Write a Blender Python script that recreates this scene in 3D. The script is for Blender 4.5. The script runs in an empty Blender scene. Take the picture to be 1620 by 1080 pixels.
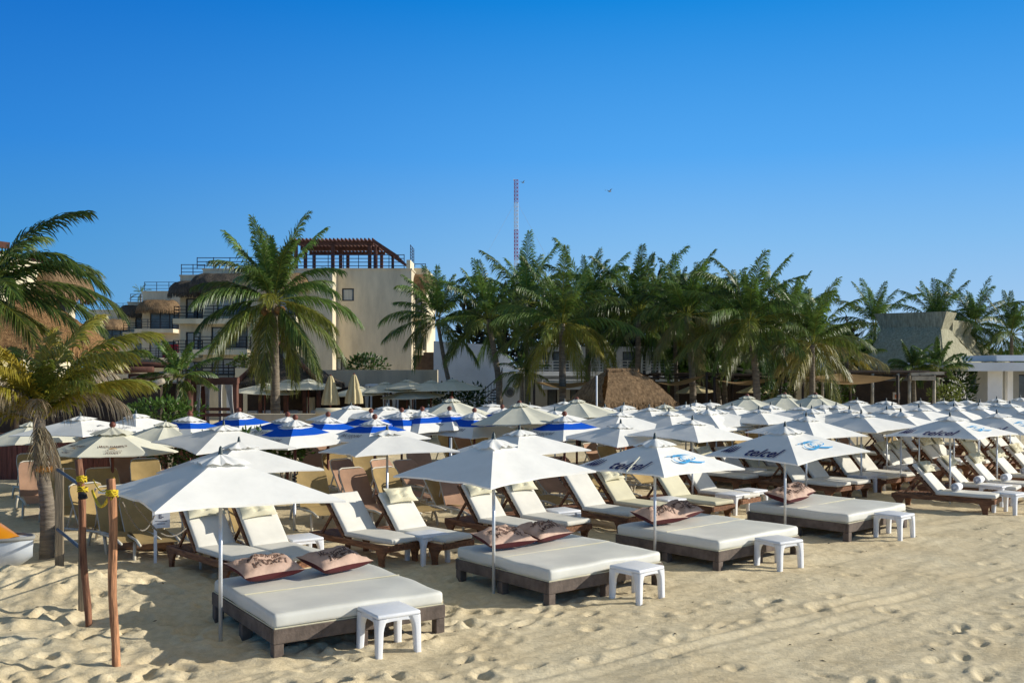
import bpy, bmesh, math, random
import numpy as np
from mathutils import Vector, Matrix, noise as mnoise

R = math.radians
rnd = random.Random(7)
scene = bpy.context.scene
col = scene.collection
HC, FP, HZ = 3.0, 1575.0, 580.0          # eye height, focal length and horizon row of the photograph (pixels)

def ground(u, v, z=0.0):
    y = (HC - z) * FP / (v - HZ)
    return ((u - 810) / FP * y, y)
def xa(u, y): return (u - 810) / FP * y
def za(v, y): return HC - (v - HZ) * y / FP

# ------------------------------------------------------------------ scene, camera, light
cam = bpy.data.cameras.new('camera'); camo = bpy.data.objects.new('camera', cam); col.objects.link(camo)
camo.location = (0, 0, HC); camo.rotation_euler = (R(90), 0, 0)
cam.sensor_width = 36; cam.lens = 35; cam.shift_y = (HZ - 540) / 1620
cam.clip_start = 0.1; cam.clip_end = 6000
scene.camera = camo
scene.render.resolution_x, scene.render.resolution_y = 1024, 682
scene.view_settings.view_transform = 'Standard'
scene.view_settings.look = 'None'
scene.view_settings.exposure = 0
scene.cycles.max_bounces = 6
SUN_EL, SUN_AZ = R(22), R(3)            # elevation; azimuth measured from +X towards +Y
sdir = Vector((math.cos(SUN_EL) * math.cos(SUN_AZ), math.cos(SUN_EL) * math.sin(SUN_AZ), math.sin(SUN_EL)))
sl = bpy.data.lights.new('sun', 'SUN'); so = bpy.data.objects.new('sun', sl); col.objects.link(so)
sl.energy = 5.0; sl.angle = R(0.5); sl.color = (1.0, 0.945, 0.83)
so.rotation_euler = sdir.to_track_quat('Z', 'Y').to_euler(); so.location = (30, 10, 30)

world = bpy.data.worlds.new('World'); scene.world = world; world.use_nodes = True
wn, wl = world.node_tree.nodes, world.node_tree.links
sky = wn.new('ShaderNodeTexSky'); sky.sky_type = 'NISHITA'; sky.sun_disc = False
sky.sun_elevation = SUN_EL; sky.sun_rotation = math.atan2(sdir.x, sdir.y)
sky.altitude = 0; sky.air_density = 1.0; sky.dust_density = 0.6; sky.ozone_density = 3.0
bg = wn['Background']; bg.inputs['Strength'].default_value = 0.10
tcw = wn.new('ShaderNodeTexCoord'); sep = wn.new('ShaderNodeSeparateXYZ'); wl.new(tcw.outputs['Generated'], sep.inputs[0])
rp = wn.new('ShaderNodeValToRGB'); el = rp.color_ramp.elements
SKY = [(0.0, (.40, .60, .85)), (.12, (.20, .485, .87)), (.205, (.078, .376, .89)), (.345, (.0015, .235, .74)), (.56, (.17, .205, .27)), (1.0, (.30, .285, .25))]  # top stops, above the frame, shaped neutral and bright as added fill light
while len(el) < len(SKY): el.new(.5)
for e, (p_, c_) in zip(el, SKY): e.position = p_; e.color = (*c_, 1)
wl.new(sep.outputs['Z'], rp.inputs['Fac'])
mrx = wn.new('ShaderNodeMapRange'); mrx.interpolation_type = 'SMOOTHSTEP'; wl.new(sep.outputs['X'], mrx.inputs['Value'])   # the sky deepens away from the sun
mrx.inputs['From Min'].default_value = -.62; mrx.inputs['From Max'].default_value = .22
tn = wn.new('ShaderNodeMix'); tn.data_type = 'RGBA'; tn.inputs[6].default_value = (.22, .60, .78, 1); tn.inputs[7].default_value = (1.12, 1.06, 1.02, 1); wl.new(mrx.outputs[0], tn.inputs[0])
ml = wn.new('ShaderNodeMix'); ml.data_type = 'RGBA'; ml.blend_type = 'MULTIPLY'; ml.inputs[0].default_value = 1.0; wl.new(rp.outputs[0], ml.inputs[6]); wl.new(tn.outputs[2], ml.inputs[7])
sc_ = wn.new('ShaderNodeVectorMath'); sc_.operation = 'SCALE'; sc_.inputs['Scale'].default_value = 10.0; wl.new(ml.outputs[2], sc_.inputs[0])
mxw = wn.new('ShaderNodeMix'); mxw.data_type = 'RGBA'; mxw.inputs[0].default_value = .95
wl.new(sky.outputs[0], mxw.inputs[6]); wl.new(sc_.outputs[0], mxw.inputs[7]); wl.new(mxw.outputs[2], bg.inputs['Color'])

# ------------------------------------------------------------------ materials
MATS = {}
def mat(name, c, rough=0.7, vary=0.12, scale=3.0, bump=0.0, bscale=30.0, stretch=(1, 1, 1), trans=0.0, spec=0.4,
        c2=None, rand=0.06, metal=0.0, dist=0.02, lo=0.35, hi=0.65):
    m = bpy.data.materials.new(name); m.use_nodes = True
    n, l = m.node_tree.nodes, m.node_tree.links
    p = n['Principled BSDF']; out = n['Material Output']
    tc = n.new('ShaderNodeTexCoord'); mp = n.new('ShaderNodeMapping'); mp.inputs['Scale'].default_value = stretch
    l.new(tc.outputs['Object'], mp.inputs['Vector'])
    nz = n.new('ShaderNodeTexNoise'); nz.inputs['Scale'].default_value = scale; nz.inputs['Detail'].default_value = 6
    nz.inputs['Roughness'].default_value = 0.65
    l.new(mp.outputs[0], nz.inputs['Vector'])
    rp = n.new('ShaderNodeValToRGB'); e = rp.color_ramp.elements
    e[0].position, e[1].position = lo, hi
    a = [x * (1 - vary) for x in c]; b = [min(1, x * (1 + vary)) for x in (c2 or c)]
    e[0].color = (*a, 1); e[1].color = (*b, 1)
    l.new(nz.outputs['Fac'], rp.inputs['Fac'])
    oi = n.new('ShaderNodeObjectInfo'); mr = n.new('ShaderNodeMapRange')
    mr.inputs['To Min'].default_value = 1 - rand; mr.inputs['To Max'].default_value = 1 + rand
    l.new(oi.outputs['Random'], mr.inputs['Value'])
    hv = n.new('ShaderNodeHueSaturation'); l.new(mr.outputs[0], hv.inputs['Value']); l.new(rp.outputs[0], hv.inputs['Color'])
    l.new(hv.outputs[0], p.inputs['Base Color'])
    p.inputs['Roughness'].default_value = rough; p.inputs['Metallic'].default_value = metal
    p.inputs['Specular IOR Level'].default_value = spec
    if bump:
        nb = n.new('ShaderNodeTexNoise'); nb.inputs['Scale'].default_value = bscale; nb.inputs['Detail'].default_value = 5
        l.new(mp.outputs[0], nb.inputs['Vector'])
        bp = n.new('ShaderNodeBump'); bp.inputs['Strength'].default_value = bump; bp.inputs['Distance'].default_value = dist
        l.new(nb.outputs['Fac'], bp.inputs['Height']); l.new(bp.outputs[0], p.inputs['Normal'])
    if trans:
        t = n.new('ShaderNodeBsdfTranslucent'); l.new(hv.outputs[0], t.inputs['Color'])
        mx = n.new('ShaderNodeMixShader'); mx.inputs[0].default_value = trans
        l.new(p.outputs[0], mx.inputs[1]); l.new(t.outputs[0], mx.inputs[2]); l.new(mx.outputs[0], out.inputs['Surface'])
    MATS[name] = m
    return m

CANVAS = dict(rough=0.85, vary=0.05, scale=2.2, bump=0.10, bscale=9, trans=0.06, spec=0.2, rand=0.04)
mat('canvas_white', (0.90, 0.885, 0.835), **CANVAS)
mat('canvas_blue', (0.004, 0.10, 0.60), rough=0.8, vary=0.08, scale=3, bump=0.1, bscale=9, trans=0.10, spec=0.15)
mat('canvas_cream', (0.72, 0.70, 0.57), **CANVAS)
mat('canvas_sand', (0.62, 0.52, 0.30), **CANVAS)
mat('print_navy', (0.010, 0.014, 0.12), vary=0.1)
mat('print_sky', (0.06, 0.40, 0.76), vary=0.2)
mat('print_grey', (0.16, 0.16, 0.20), vary=0.2)
mat('print_brown', (0.13, 0.07, 0.05), vary=0.3)
mat('print_gold', (0.55, 0.30, 0.07), vary=0.2)
mat('aluminium', (0.62, 0.63, 0.64), rough=0.38, vary=0.1, scale=6, metal=0.65, bump=0.05, bscale=40)
mat('finial_dark', (0.05, 0.07, 0.07), rough=0.4)
mat('wood_red', (0.17, 0.05, 0.03), rough=0.55, vary=0.3, scale=6, stretch=(4, 4, .5), bump=.2)
mat('wood_dark', (0.15, 0.060, 0.035), rough=0.85, vary=0.5, scale=5, stretch=(6, 6, .5), bump=0.6, bscale=12, c2=(.24, .11, .06))
mat('wood_post', (0.30, 0.14, 0.07), rough=0.85, vary=0.55, scale=5, stretch=(6, 6, .5), bump=0.7, bscale=12, c2=(0.42, 0.20, 0.10))
mat('wood_plank', (0.21, 0.165, 0.11), rough=0.85, vary=0.3, scale=5, stretch=(6, 6, .5), bump=0.4, bscale=14)
mat('wood_bed', (0.135, 0.102, 0.082), rough=0.75, vary=0.35, scale=5, bump=0.3, bscale=28)
mat('teak', (0.17, 0.062, 0.028), rough=0.6, vary=0.4, scale=4, stretch=(1, 6, 6), bump=0.2, bscale=18, c2=(.22, .10, .045), rand=.25)
mat('cushion', (0.74, 0.71, 0.63), rough=0.75, vary=0.06, scale=2.5, bump=0.12, bscale=7, spec=.3, rand=.05)
mat('cushion_cream', (0.68, 0.63, 0.45), rough=0.8, vary=0.07, scale=2.5, bump=0.15, bscale=7, spec=.3, rand=.06)
mat('mattress', (0.72, 0.71, 0.64), rough=0.55, vary=0.07, scale=1.6, bump=0.10, bscale=5, spec=.35)
mat('pillow_print', (0.52, 0.36, 0.28), rough=0.85, vary=0.14, scale=5, bump=0.5, bscale=8, dist=.03)
mat('pillow_base', (0.10, 0.016, 0.02), rough=0.8, vary=0.2)
mat('plastic_cream', (0.62, 0.58, 0.48), rough=0.5, vary=0.08, scale=4)
mat('plastic', (0.80, 0.81, 0.83), rough=0.42, vary=0.05, scale=4, spec=.5, bump=.04, bscale=20)
mat('sling_tan', (0.44, 0.31, 0.13), rough=0.85, vary=0.12, scale=3, bump=.2, bscale=60, rand=.12, trans=.12)
mat('sling_pink', (0.42, 0.25, 0.16), rough=0.85, vary=0.12, scale=3, bump=.2, bscale=60, rand=.12, trans=.12)
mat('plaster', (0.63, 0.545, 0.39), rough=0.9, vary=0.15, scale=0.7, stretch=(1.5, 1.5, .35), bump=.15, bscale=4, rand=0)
mat('plaster_lit', (0.70, 0.62, 0.44), rough=0.9, vary=0.08, scale=0.5, bump=.15, bscale=4, rand=0)  # lit copy of plaster: sunlight put into the paler colour
mat('plaster_white', (0.80, 0.80, 0.80), rough=0.9, vary=0.10, scale=0.5, bump=.15, bscale=4, rand=0)
mat('plaster_grey', (0.30, 0.30, 0.28), rough=0.9, vary=0.15, scale=0.5, bump=.15, bscale=4, rand=0)
mat('glass_dark', (0.025, 0.035, 0.045), rough=0.12, vary=0.4, scale=.4, spec=.6, c2=(.10, .12, .13))
mat('curtain_pale', (0.42, 0.44, 0.42), rough=0.9, vary=0.2, scale=2, stretch=(8, 8, .2))
mat('metal_dark', (0.022, 0.020, 0.022), rough=0.5)
mat('metal_blue', (0.03, 0.05, 0.11), rough=0.5)
mat('metal_light', (0.5, 0.52, 0.52), rough=0.4, metal=.5)
mat('timber_red', (0.12, 0.050, 0.034), rough=0.8, vary=0.3, scale=3, bump=.3)
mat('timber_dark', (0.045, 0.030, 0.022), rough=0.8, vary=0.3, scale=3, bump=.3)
mat('log_pale', (0.42, 0.36, 0.27), rough=0.8, vary=0.3, scale=3, bump=.3)
TH = dict(rough=0.95, scale=2.2, bump=0.9, bscale=9, spec=.1, dist=.06, lo=.3, hi=.7)
mat('thatch_brown', (0.165, 0.10, 0.055), vary=.45, stretch=(5, 5, .7), c2=(.24, .16, .09), **TH)
mat('thatch_orange', (0.24, 0.12, 0.05), vary=.45, stretch=(5, 5, .7), c2=(.33, .19, .085), **TH)
mat('thatch_grey', (0.31, 0.295, 0.20), vary=.3, stretch=(5, 5, .7), c2=(.40, .38, .27), **TH)
mat('thatch_dark', (0.045, 0.042, 0.036), vary=.4, stretch=(5, 5, .7), c2=(.10, .085, .07), **TH)
mat('trunk', (0.20, 0.165, 0.125), rough=.95, vary=.35, scale=3, stretch=(1, 1, 7), bump=.8, bscale=5, dist=.04)
mat('sail', (0.33, 0.21, 0.09), rough=.9, vary=.15, scale=1.5, trans=.3)
mat('rope_yellow', (0.60, 0.44, 0.02), rough=.8, vary=.3, scale=20, bump=.4, bscale=60)
mat('rope_blue', (0.10, 0.14, 0.20), rough=.8, vary=.3, scale=20, bump=.4, bscale=60)
mat('rope_grey', (0.22, 0.19, 0.15), rough=.9, vary=.3, scale=20, bump=.4, bscale=60)
mat('rope_dark', (0.02, 0.02, 0.022), rough=.9)
mat('red_paint', (0.40, 0.025, 0.045), rough=.5)
mat('white_paint', (0.74, 0.76, 0.80), rough=.5)
mat('ski_orange', (0.62, 0.24, 0.012), rough=.25, spec=.6, vary=.05)
mat('ski_white', (0.76, 0.80, 0.83), rough=.25, spec=.6, vary=.03)
mat('rubber', (0.015, 0.015, 0.017), rough=.6)
mat('towel', (0.80, 0.81, 0.84), rough=.95, vary=.05, bump=.4, bscale=80)
mat('curtain_white', (0.78, 0.75, 0.70), rough=.9, vary=.05, trans=.3)
mat('flower_red', (0.24, 0.03, 0.05), rough=.7, vary=.4)
mat('orange_wood', (0.45, 0.14, 0.05), rough=.7, vary=.15)
mat('red_cloth', (0.22, 0.01, 0.02), rough=.9)

def leaf_mat(name, dark, light, yellow, brown, trans=0.28):
    m = bpy.data.materials.new(name); m.use_nodes = True
    n, l = m.node_tree.nodes, m.node_tree.links
    p = n['Principled BSDF']; out = n['Material Output']
    at = n.new('ShaderNodeAttribute'); at.attribute_name = 'tint'
    sp = n.new('ShaderNodeSeparateColor'); l.new(at.outputs['Color'], sp.inputs[0])
    def mix(a, b, f):
        x = n.new('ShaderNodeMix'); x.data_type = 'RGBA'
        if isinstance(a, tuple): x.inputs[6].default_value = (*a, 1)
        else: l.new(a, x.inputs[6])
        x.inputs[7].default_value = (*b, 1); l.new(f, x.inputs[0]); return x.outputs[2]
    c = mix(dark, light, sp.outputs[0]); c = mix(c, yellow, sp.outputs[1]); c = mix(c, brown, sp.outputs[2])
    l.new(c, p.inputs['Base Color']); p.inputs['Roughness'].default_value = .42; p.inputs['Specular IOR Level'].default_value = .5
    t = n.new('ShaderNodeBsdfTranslucent'); l.new(c, t.inputs['Color'])
    mx = n.new('ShaderNodeMixShader'); mx.inputs[0].default_value = trans
    l.new(p.outputs[0], mx.inputs[1]); l.new(t.outputs[0], mx.inputs[2]); l.new(mx.outputs[0], out.inputs['Surface'])
    MATS[name] = m
leaf_mat('frond', (0.013, 0.045, 0.011), (0.150, 0.275, 0.048), (0.44, 0.33, 0.03), (0.40, 0.32, 0.22), .34)
leaf_mat('leaf', (0.020, 0.060, 0.010), (0.075, 0.150, 0.022), (0.20, 0.20, 0.04), (0.16, 0.12, 0.07))

leaf_mat('leaf_shade', (0.006, 0.014, 0.004), (0.014, 0.030, 0.008), (0.03, 0.03, 0.01), (0.03, 0.02, 0.01), .1)  # shaded copy of leaf: shade put into the near-black colour
# ------------------------------------------------------------------ mesh building
class MB:
    def __init__(s): s.v, s.f, s.mi, s.c, s.cm = [], [], [], [], 0
    def add(s, verts, faces, tint=None):
        o = len(s.v); s.v += [tuple(p) for p in verts]
        s.f += [tuple(i + o for i in f) for f in faces]; s.mi += [s.cm] * len(faces)
        if tint is not None: s.c += [tint] * len(verts)
        return s
    def box(s, c, d, rz=0.0, m=None):
        x, y, z = d[0] / 2, d[1] / 2, d[2] / 2
        vs = [Vector((a * x, b * y, e * z)) for e in (-1, 1) for a, b in ((-1, -1), (1, -1), (1, 1), (-1, 1))]
        M = Matrix.Translation(c) @ (Matrix.Rotation(rz, 4, 'Z') if m is None else m)
        return s.add([M @ p for p in vs], [(3, 2, 1, 0), (4, 5, 6, 7), (0, 1, 5, 4), (1, 2, 6, 5), (2, 3, 7, 6), (3, 0, 4, 7)])
    def beam(s, p0, p1, w, h, up=(0, 0, 1)):
        p0, p1 = Vector(p0), Vector(p1); d = p1 - p0; L = d.length; x = d.normalized(); up = Vector(up)
        if abs(x.dot(up)) > .98: up = Vector((0, 1, 0))
        y = up.cross(x).normalized(); z = x.cross(y)
        M = Matrix((x, y, z)).transposed().to_4x4()
        return s.box((p0 + p1) / 2, (L, w, h), m=M)
    def tube(s, pts, rad, n=8, cap=True, tint=None):
        pts = [Vector(p) for p in pts]
        if not isinstance(rad, (list, tuple)): rad = [rad] * len(pts)
        vs, fs = [], []; ref = Vector((0.13, 0.29, 0.95)).normalized()
        for i, p in enumerate(pts):
            t = (pts[min(i + 1, len(pts) - 1)] - pts[max(i - 1, 0)]).normalized()
            if abs(t.dot(ref)) > .97: ref = Vector((0.9, 0.3, 0.1)).normalized()
            a = t.cross(ref).normalized(); b = t.cross(a)
            ref = -a.cross(t) if False else ref
            for k in range(n):
                g = 2 * math.pi * k / n; vs.append(p + (a * math.cos(g) + b * math.sin(g)) * rad[i])
        for i in range(len(pts) - 1):
            for k in range(n):
                k2 = (k + 1) % n; fs.append((i * n + k, i * n + k2, (i + 1) * n + k2, (i + 1) * n + k))
        if cap: fs.append(tuple(range(n))[::-1]); fs.append(tuple((len(pts) - 1) * n + k for k in range(n)))
        return s.add(vs, fs, tint)
    def lathe(s, prof, n=16, c=(0, 0, 0)):
        vs, fs = [], []
        for r, z in prof:
            for k in range(n):
                g = 2 * math.pi * k / n; vs.append((c[0] + r * math.cos(g), c[1] + r * math.sin(g), c[2] + z))
        for i in range(len(prof) - 1):
            for k in range(n):
                k2 = (k + 1) % n; fs.append((i * n + k, i * n + k2, (i + 1) * n + k2, (i + 1) * n + k))
        fs.append(tuple(range(n))[::-1]); fs.append(tuple((len(prof) - 1) * n + k for k in range(n)))
        return s.add(vs, fs)
    def grid(s, fn, nu, nv, tint=None):
        vs = [fn(i / nu, j / nv) for j in range(nv + 1) for i in range(nu + 1)]
        fs = [(j * (nu + 1) + i, j * (nu + 1) + i + 1, (j + 1) * (nu + 1) + i + 1, (j + 1) * (nu + 1) + i) for j in range(nv) for i in range(nu)]
        return s.add(vs, fs, tint)
    def prism(s, poly, axis_fn, t0, t1):
        n = len(poly); vs = [axis_fn(a, b, t) for t in (t0, t1) for a, b in poly]
        fs = [tuple(range(n))[::-1], tuple(range(n, 2 * n))] + [(i, (i + 1) % n, n + (i + 1) % n, n + i) for i in range(n)]
        return s.add(vs, fs)
    def mesh(s, name, mats, smooth=False, off=None):
        me = bpy.data.meshes.new(name)
        v = s.v if off is None else [(p[0] - off[0], p[1] - off[1], p[2] - off[2]) for p in s.v]
        me.from_pydata(v, [], s.f)
        for m in ([mats] if isinstance(mats, str) else mats): me.materials.append(MATS[m])
        if any(s.mi): me.polygons.foreach_set('material_index', s.mi)
        if smooth: me.polygons.foreach_set('use_smooth', [True] * len(me.polygons))
        if s.c:
            a = me.attributes.new('tint', 'FLOAT_COLOR', 'POINT'); a.data.foreach_set('color', [x for c in s.c for x in (*c, 1.0)])
        me.update(); return me
    def build(s, name, mats, parent=None, smooth=False):
        off = parent.matrix_world_loc if False else (ORIG.get(parent.name) if parent is not None else None)
        return put(name, s.mesh(name, mats, smooth, off), parent)

ORIG = {}
def put(name, me, parent=None, loc=(0, 0, 0), rot=(0, 0, 0), sc=None):
    o = bpy.data.objects.new(name, me); col.objects.link(o)
    if parent is not None: o.parent = parent
    o.location = loc; o.rotation_euler = rot
    if sc is not None: o.scale = sc if isinstance(sc, (tuple, list)) else (sc,) * 3
    return o
def tag(o, label, cat, group=None):
    o['label'] = label; o['category'] = cat
    if group: o['group'] = group
    return o
def thing(name, label, cat, loc=(0, 0, 0), rz=0.0, group=None, world_coords=False):
    o = bpy.data.objects.new(name, None); col.objects.link(o); o.location = loc; o.rotation_euler = (0, 0, rz)
    o.empty_display_size = .2
    if world_coords: ORIG[o.name] = tuple(loc)      # its meshes are written in world coordinates and shifted to its base
    return tag(o, label, cat, group)
def sub(parent_obj, child):                            # make a part's sub-part share the part's frame
    child.parent = parent_obj; return child

def rbox(d, bev, cuts=0, seg=3, jitter=0.0, seed=0, c=(0, 0, 0), fr=3.0):
    bm = bmesh.new(); bmesh.ops.create_cube(bm, size=1.0)
    for v in bm.verts: v.co = Vector((v.co.x * d[0], v.co.y * d[1], v.co.z * d[2]))
    if cuts: bmesh.ops.subdivide_edges(bm, edges=[e for e in bm.edges if e.calc_length() > bev * 4], cuts=cuts, use_grid_fill=True)
    sharp = [e for e in bm.edges if len(e.link_faces) == 2 and e.calc_face_angle() > .8]
    bmesh.ops.bevel(bm, geom=sharp, offset=bev, segments=seg, affect='EDGES', profile=.5)
    if jitter:
        for v in bm.verts:
            p = v.co * fr + Vector((seed * 3.1, seed * 1.7, 0))
            v.co += Vector((mnoise.noise(p), mnoise.noise(p + Vector((9, 0, 0))), mnoise.noise(p + Vector((0, 9, 0))))) * jitter
    for v in bm.verts: v.co += Vector(c)
    bm.verts.index_update(); bm.verts.ensure_lookup_table()
    r = ([tuple(v.co) for v in bm.verts], [tuple(v.index for v in f.verts) for f in bm.faces]); bm.free(); return r

def text_verts(txt, size, bold=0.0, shear=0.0, spacing=1.0):
    cu = bpy.data.curves.new('t', 'FONT'); cu.body = txt; cu.size = size; cu.align_x = 'CENTER'; cu.align_y = 'CENTER'
    cu.offset = bold; cu.shear = shear; cu.space_character = spacing; cu.resolution_u = 2
    o = bpy.data.objects.new('t', cu); col.objects.link(o)
    dg = bpy.context.evaluated_depsgraph_get()
    me = bpy.data.meshes.new_from_object(o.evaluated_get(dg))
    r = ([tuple(v.co) for v in me.vertices], [tuple(p.vertices) for p in me.polygons])
    bpy.data.objects.remove(o); bpy.data.curves.remove(cu); bpy.data.meshes.remove(me); return r
def fbm(x, y, z=0.0, o=4):
    return mnoise.fractal(Vector((x, y, z)), 1.0, 2.0, o)
# ------------------------------------------------------------------ the beach: one sheet to the horizon, fine near the camera
def vnoise(X, Y, sc, seed):
    g = np.random.RandomState(seed).rand(256, 256)
    x, y = X * sc + 512, Y * sc + 512
    xi, yi = np.floor(x).astype(int), np.floor(y).astype(int); fx, fy = x - xi, y - yi
    fx, fy = fx * fx * (3 - 2 * fx), fy * fy * (3 - 2 * fy)
    a, b = g[xi % 256, yi % 256], g[(xi + 1) % 256, yi % 256]; c, d = g[xi % 256, (yi + 1) % 256], g[(xi + 1) % 256, (yi + 1) % 256]
    return (a * (1 - fx) + b * fx) * (1 - fy) + (c * (1 - fx) + d * fx) * fy - .5
ys = [-40, -10, 0, 4, 6]; y = 7.4
while y < 30: ys.append(y); y += 0.0042 * y
while y < 90: ys.append(y); y *= 1.05
ys += [100, 150, 250, 500, 1200, 4000]
xs = [-4000, -1200, -400, -200, -100, -60, -40, -30, -24, -20, -17, -15, -13] + list(np.arange(-12, -8, .15)) + list(np.arange(-8, 13, .042)) + list(np.arange(13, 20, .15)) + [22, 25, 30, 40, 60, 100, 200, 400, 1200, 4000]
xs, ys = np.array(xs, float), np.array(ys, float)
X, Y = np.meshgrid(xs, ys)
near = np.clip((34 - Y) / 10, 0, 1) * np.clip((Y - 5) / 2, 0, 1) * np.clip((20 - np.abs(X - 2)) / 4, 0, 1)
rough = np.clip((-.3 - X + .2 * (Y - 10)) / 2.5, 0, 1) * np.clip((17 - Y) / 3, 0, 1)     # the churned corner on the left
ca, sa = math.cos(R(37)), math.sin(R(37))
A, B = X * ca + Y * sa, -X * sa + Y * ca                                                  # along / across the rows
H = .05 * vnoise(X, Y, .55, 1) + .030 * vnoise(A, B * 2.4, .9, 2) + .028 * vnoise(A * .5, B * 2.2, 2.4, 3) + .017 * vnoise(A * .4, B * 2, 6.0, 12) + .008 * vnoise(A * .5, B * 1.6, 13, 14) + .007 * vnoise(X, Y, 8, 4)
H += rough * (.045 * vnoise(X, Y, 1.9, 5) + .042 * vnoise(X, Y, 4.2, 6) + .026 * vnoise(X, Y, 9, 15))
H *= near
H += .34 * np.exp(-((X + 6.3) / 1.5) ** 2 - ((Y - 13.0) / 1.0) ** 2)
rs = np.random.RandomState(11)
def dimple(px, py, L, W, ang, dep):
    i0, i1 = np.searchsorted(xs, [px - L * 2.2, px + L * 2.2]); j0, j1 = np.searchsorted(ys, [py - L * 2.2, py + L * 2.2])
    if i1 - i0 < 3 or j1 - j0 < 3: return
    sx, sy = X[j0:j1, i0:i1] - px, Y[j0:j1, i0:i1] - py
    a, b = sx * math.cos(ang) + sy * math.sin(ang), -sx * math.sin(ang) + sy * math.cos(ang)
    q = (a / L) ** 2 + (b / W) ** 2
    H[j0:j1, i0:i1] += -dep * np.exp(-q * 1.6) + .42 * dep * np.exp(-((np.sqrt(q) - 1.45) / .4) ** 2)
for k in range(210):                                                                      # loose prints
    px, py = rs.uniform(-8, 13), rs.uniform(7.6, 20)
    dimple(px, py, rs.uniform(.10, .17), rs.uniform(.055, .10), rs.uniform(0, 3.14), rs.uniform(.015, .04))
for k in range(330):
    px, py = rs.uniform(-7.5, -.2), rs.uniform(8.2, 15)
    dimple(px, py, rs.uniform(.09, .17), rs.uniform(.06, .11), rs.uniform(0, 3.14), rs.uniform(.03, .07))
for k in range(11):                                                                       # walkers' tracks
    px, py = rs.uniform(-2, 8), rs.uniform(8, 12); ang = R(rs.uniform(15, 70)); n = rs.randint(6, 16)
    for i in range(n):
        s = (.09 if i % 2 else -.09)
        dimple(px + i * .62 * math.cos(ang) - s * math.sin(ang), py + i * .62 * math.sin(ang) + s * math.cos(ang), .15, .07, ang + rs.uniform(-.3, .3), rs.uniform(.022, .05))
for off, dep in ((-9.55, .022), (-9.8, .022), (-10.3, .016)):                                # a pair of wheel ruts along the row of daybeds
    bb = B - (math.cos(R(37)) * 9.2 - math.sin(R(37)) * (-0.4) + (off + 9.5) * 1.0)
    H += near * (-dep * np.exp(-(bb / .07) ** 2) + dep * .6 * np.exp(-((np.abs(bb) - .15) / .07) ** 2)) * (.6 + vnoise(A, B, .6, 9))
def sand_z(px, py):
    i = min(max(int(np.searchsorted(xs, px)), 0), len(xs) - 1); j = min(max(int(np.searchsorted(ys, py)), 0), len(ys) - 1)
    return float(H[j, i])
nx, ny = len(xs), len(ys)
co = np.stack([X, Y, H], -1).reshape(-1, 3)
idx = np.arange(nx * ny).reshape(ny, nx)
q = np.stack([idx[:-1, :-1], idx[:-1, 1:], idx[1:, 1:], idx[1:, :-1]], -1).reshape(-1, 4)
me = bpy.data.meshes.new('beach_sand'); me.vertices.add(len(co)); me.vertices.foreach_set('co', co.ravel())
me.loops.add(q.size); me.loops.foreach_set('vertex_index', q.ravel().astype(np.int32))
me.polygons.add(len(q)); me.polygons.foreach_set('loop_start', np.arange(0, q.size, 4, dtype=np.int32))
me.update(calc_edges=True); me.polygons.foreach_set('use_smooth', np.ones(len(q), bool))

m = bpy.data.materials.new('sand'); m.use_nodes = True; n, l = m.node_tree.nodes, m.node_tree.links; p = n['Principled BSDF']
tc = n.new('ShaderNodeTexCoord')
def nz(sc, det=6, ro=.6):
    t = n.new('ShaderNodeTexNoise'); t.inputs['Scale'].default_value = sc; t.inputs['Detail'].default_value = det; t.inputs['Roughness'].default_value = ro
    l.new(tc.outputs['Object'], t.inputs['Vector']); return t.outputs['Fac']
def ramp(f, *st):
    r = n.new('ShaderNodeValToRGB'); e = r.color_ramp.elements
    e[0].position, e[0].color = st[0][0], (*st[0][1], 1); e[1].position, e[1].color = st[1][0], (*st[1][1], 1)
    l.new(f, r.inputs['Fac']); return r.outputs[0]
def mixc(kind, a, b, fac):
    x = n.new('ShaderNodeMix'); x.data_type = 'RGBA'; x.blend_type = kind; x.inputs[0].default_value = fac
    l.new(a, x.inputs[6]); l.new(b, x.inputs[7]); return x.outputs[2]
c = ramp(nz(.8), (.3, (.74, .605, .385)), (.7, (.85, .735, .51)))
c = mixc('MULTIPLY', c, ramp(nz(9, 8), (.35, (.80, .79, .76)), (.6, (1, 1, 1))), .8)
c = mixc('MULTIPLY', c, ramp(nz(120, 3), (.3, (.72, .70, .66)), (.55, (1, 1, 1))), .7)
l.new(c, p.inputs['Base Color']); p.inputs['Roughness'].default_value = .95; p.inputs['Specular IOR Level'].default_value = .15
mpr = n.new('ShaderNodeMapping'); mpr.inputs['Rotation'].default_value = (0, 0, R(-37)); mpr.inputs['Scale'].default_value = (2.2, 14, 6); l.new(tc.outputs['Object'], mpr.inputs['Vector'])
rk = n.new('ShaderNodeTexNoise'); rk.inputs['Scale'].default_value = 1.6; rk.inputs['Detail'].default_value = 6; l.new(mpr.outputs[0], rk.inputs['Vector'])
b0 = n.new('ShaderNodeBump'); b0.inputs['Strength'].default_value = .5; b0.inputs['Distance'].default_value = .035; l.new(rk.outputs['Fac'], b0.inputs['Height'])
b1 = n.new('ShaderNodeBump'); b1.inputs['Strength'].default_value = .55; b1.inputs['Distance'].default_value = .03; l.new(nz(14, 8, .7), b1.inputs['Height']); l.new(b0.outputs[0], b1.inputs['Normal'])
b2 = n.new('ShaderNodeBump'); b2.inputs['Strength'].default_value = .35; b2.inputs['Distance'].default_value = .008; l.new(nz(140, 3), b2.inputs['Height'])
l.new(b1.outputs[0], b2.inputs['Normal']); l.new(b2.outputs[0], p.inputs['Normal'])
MATS['sand'] = m; me.materials.append(m)
sand = put('beach_sand', me); sand['kind'] = 'structure'
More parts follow.
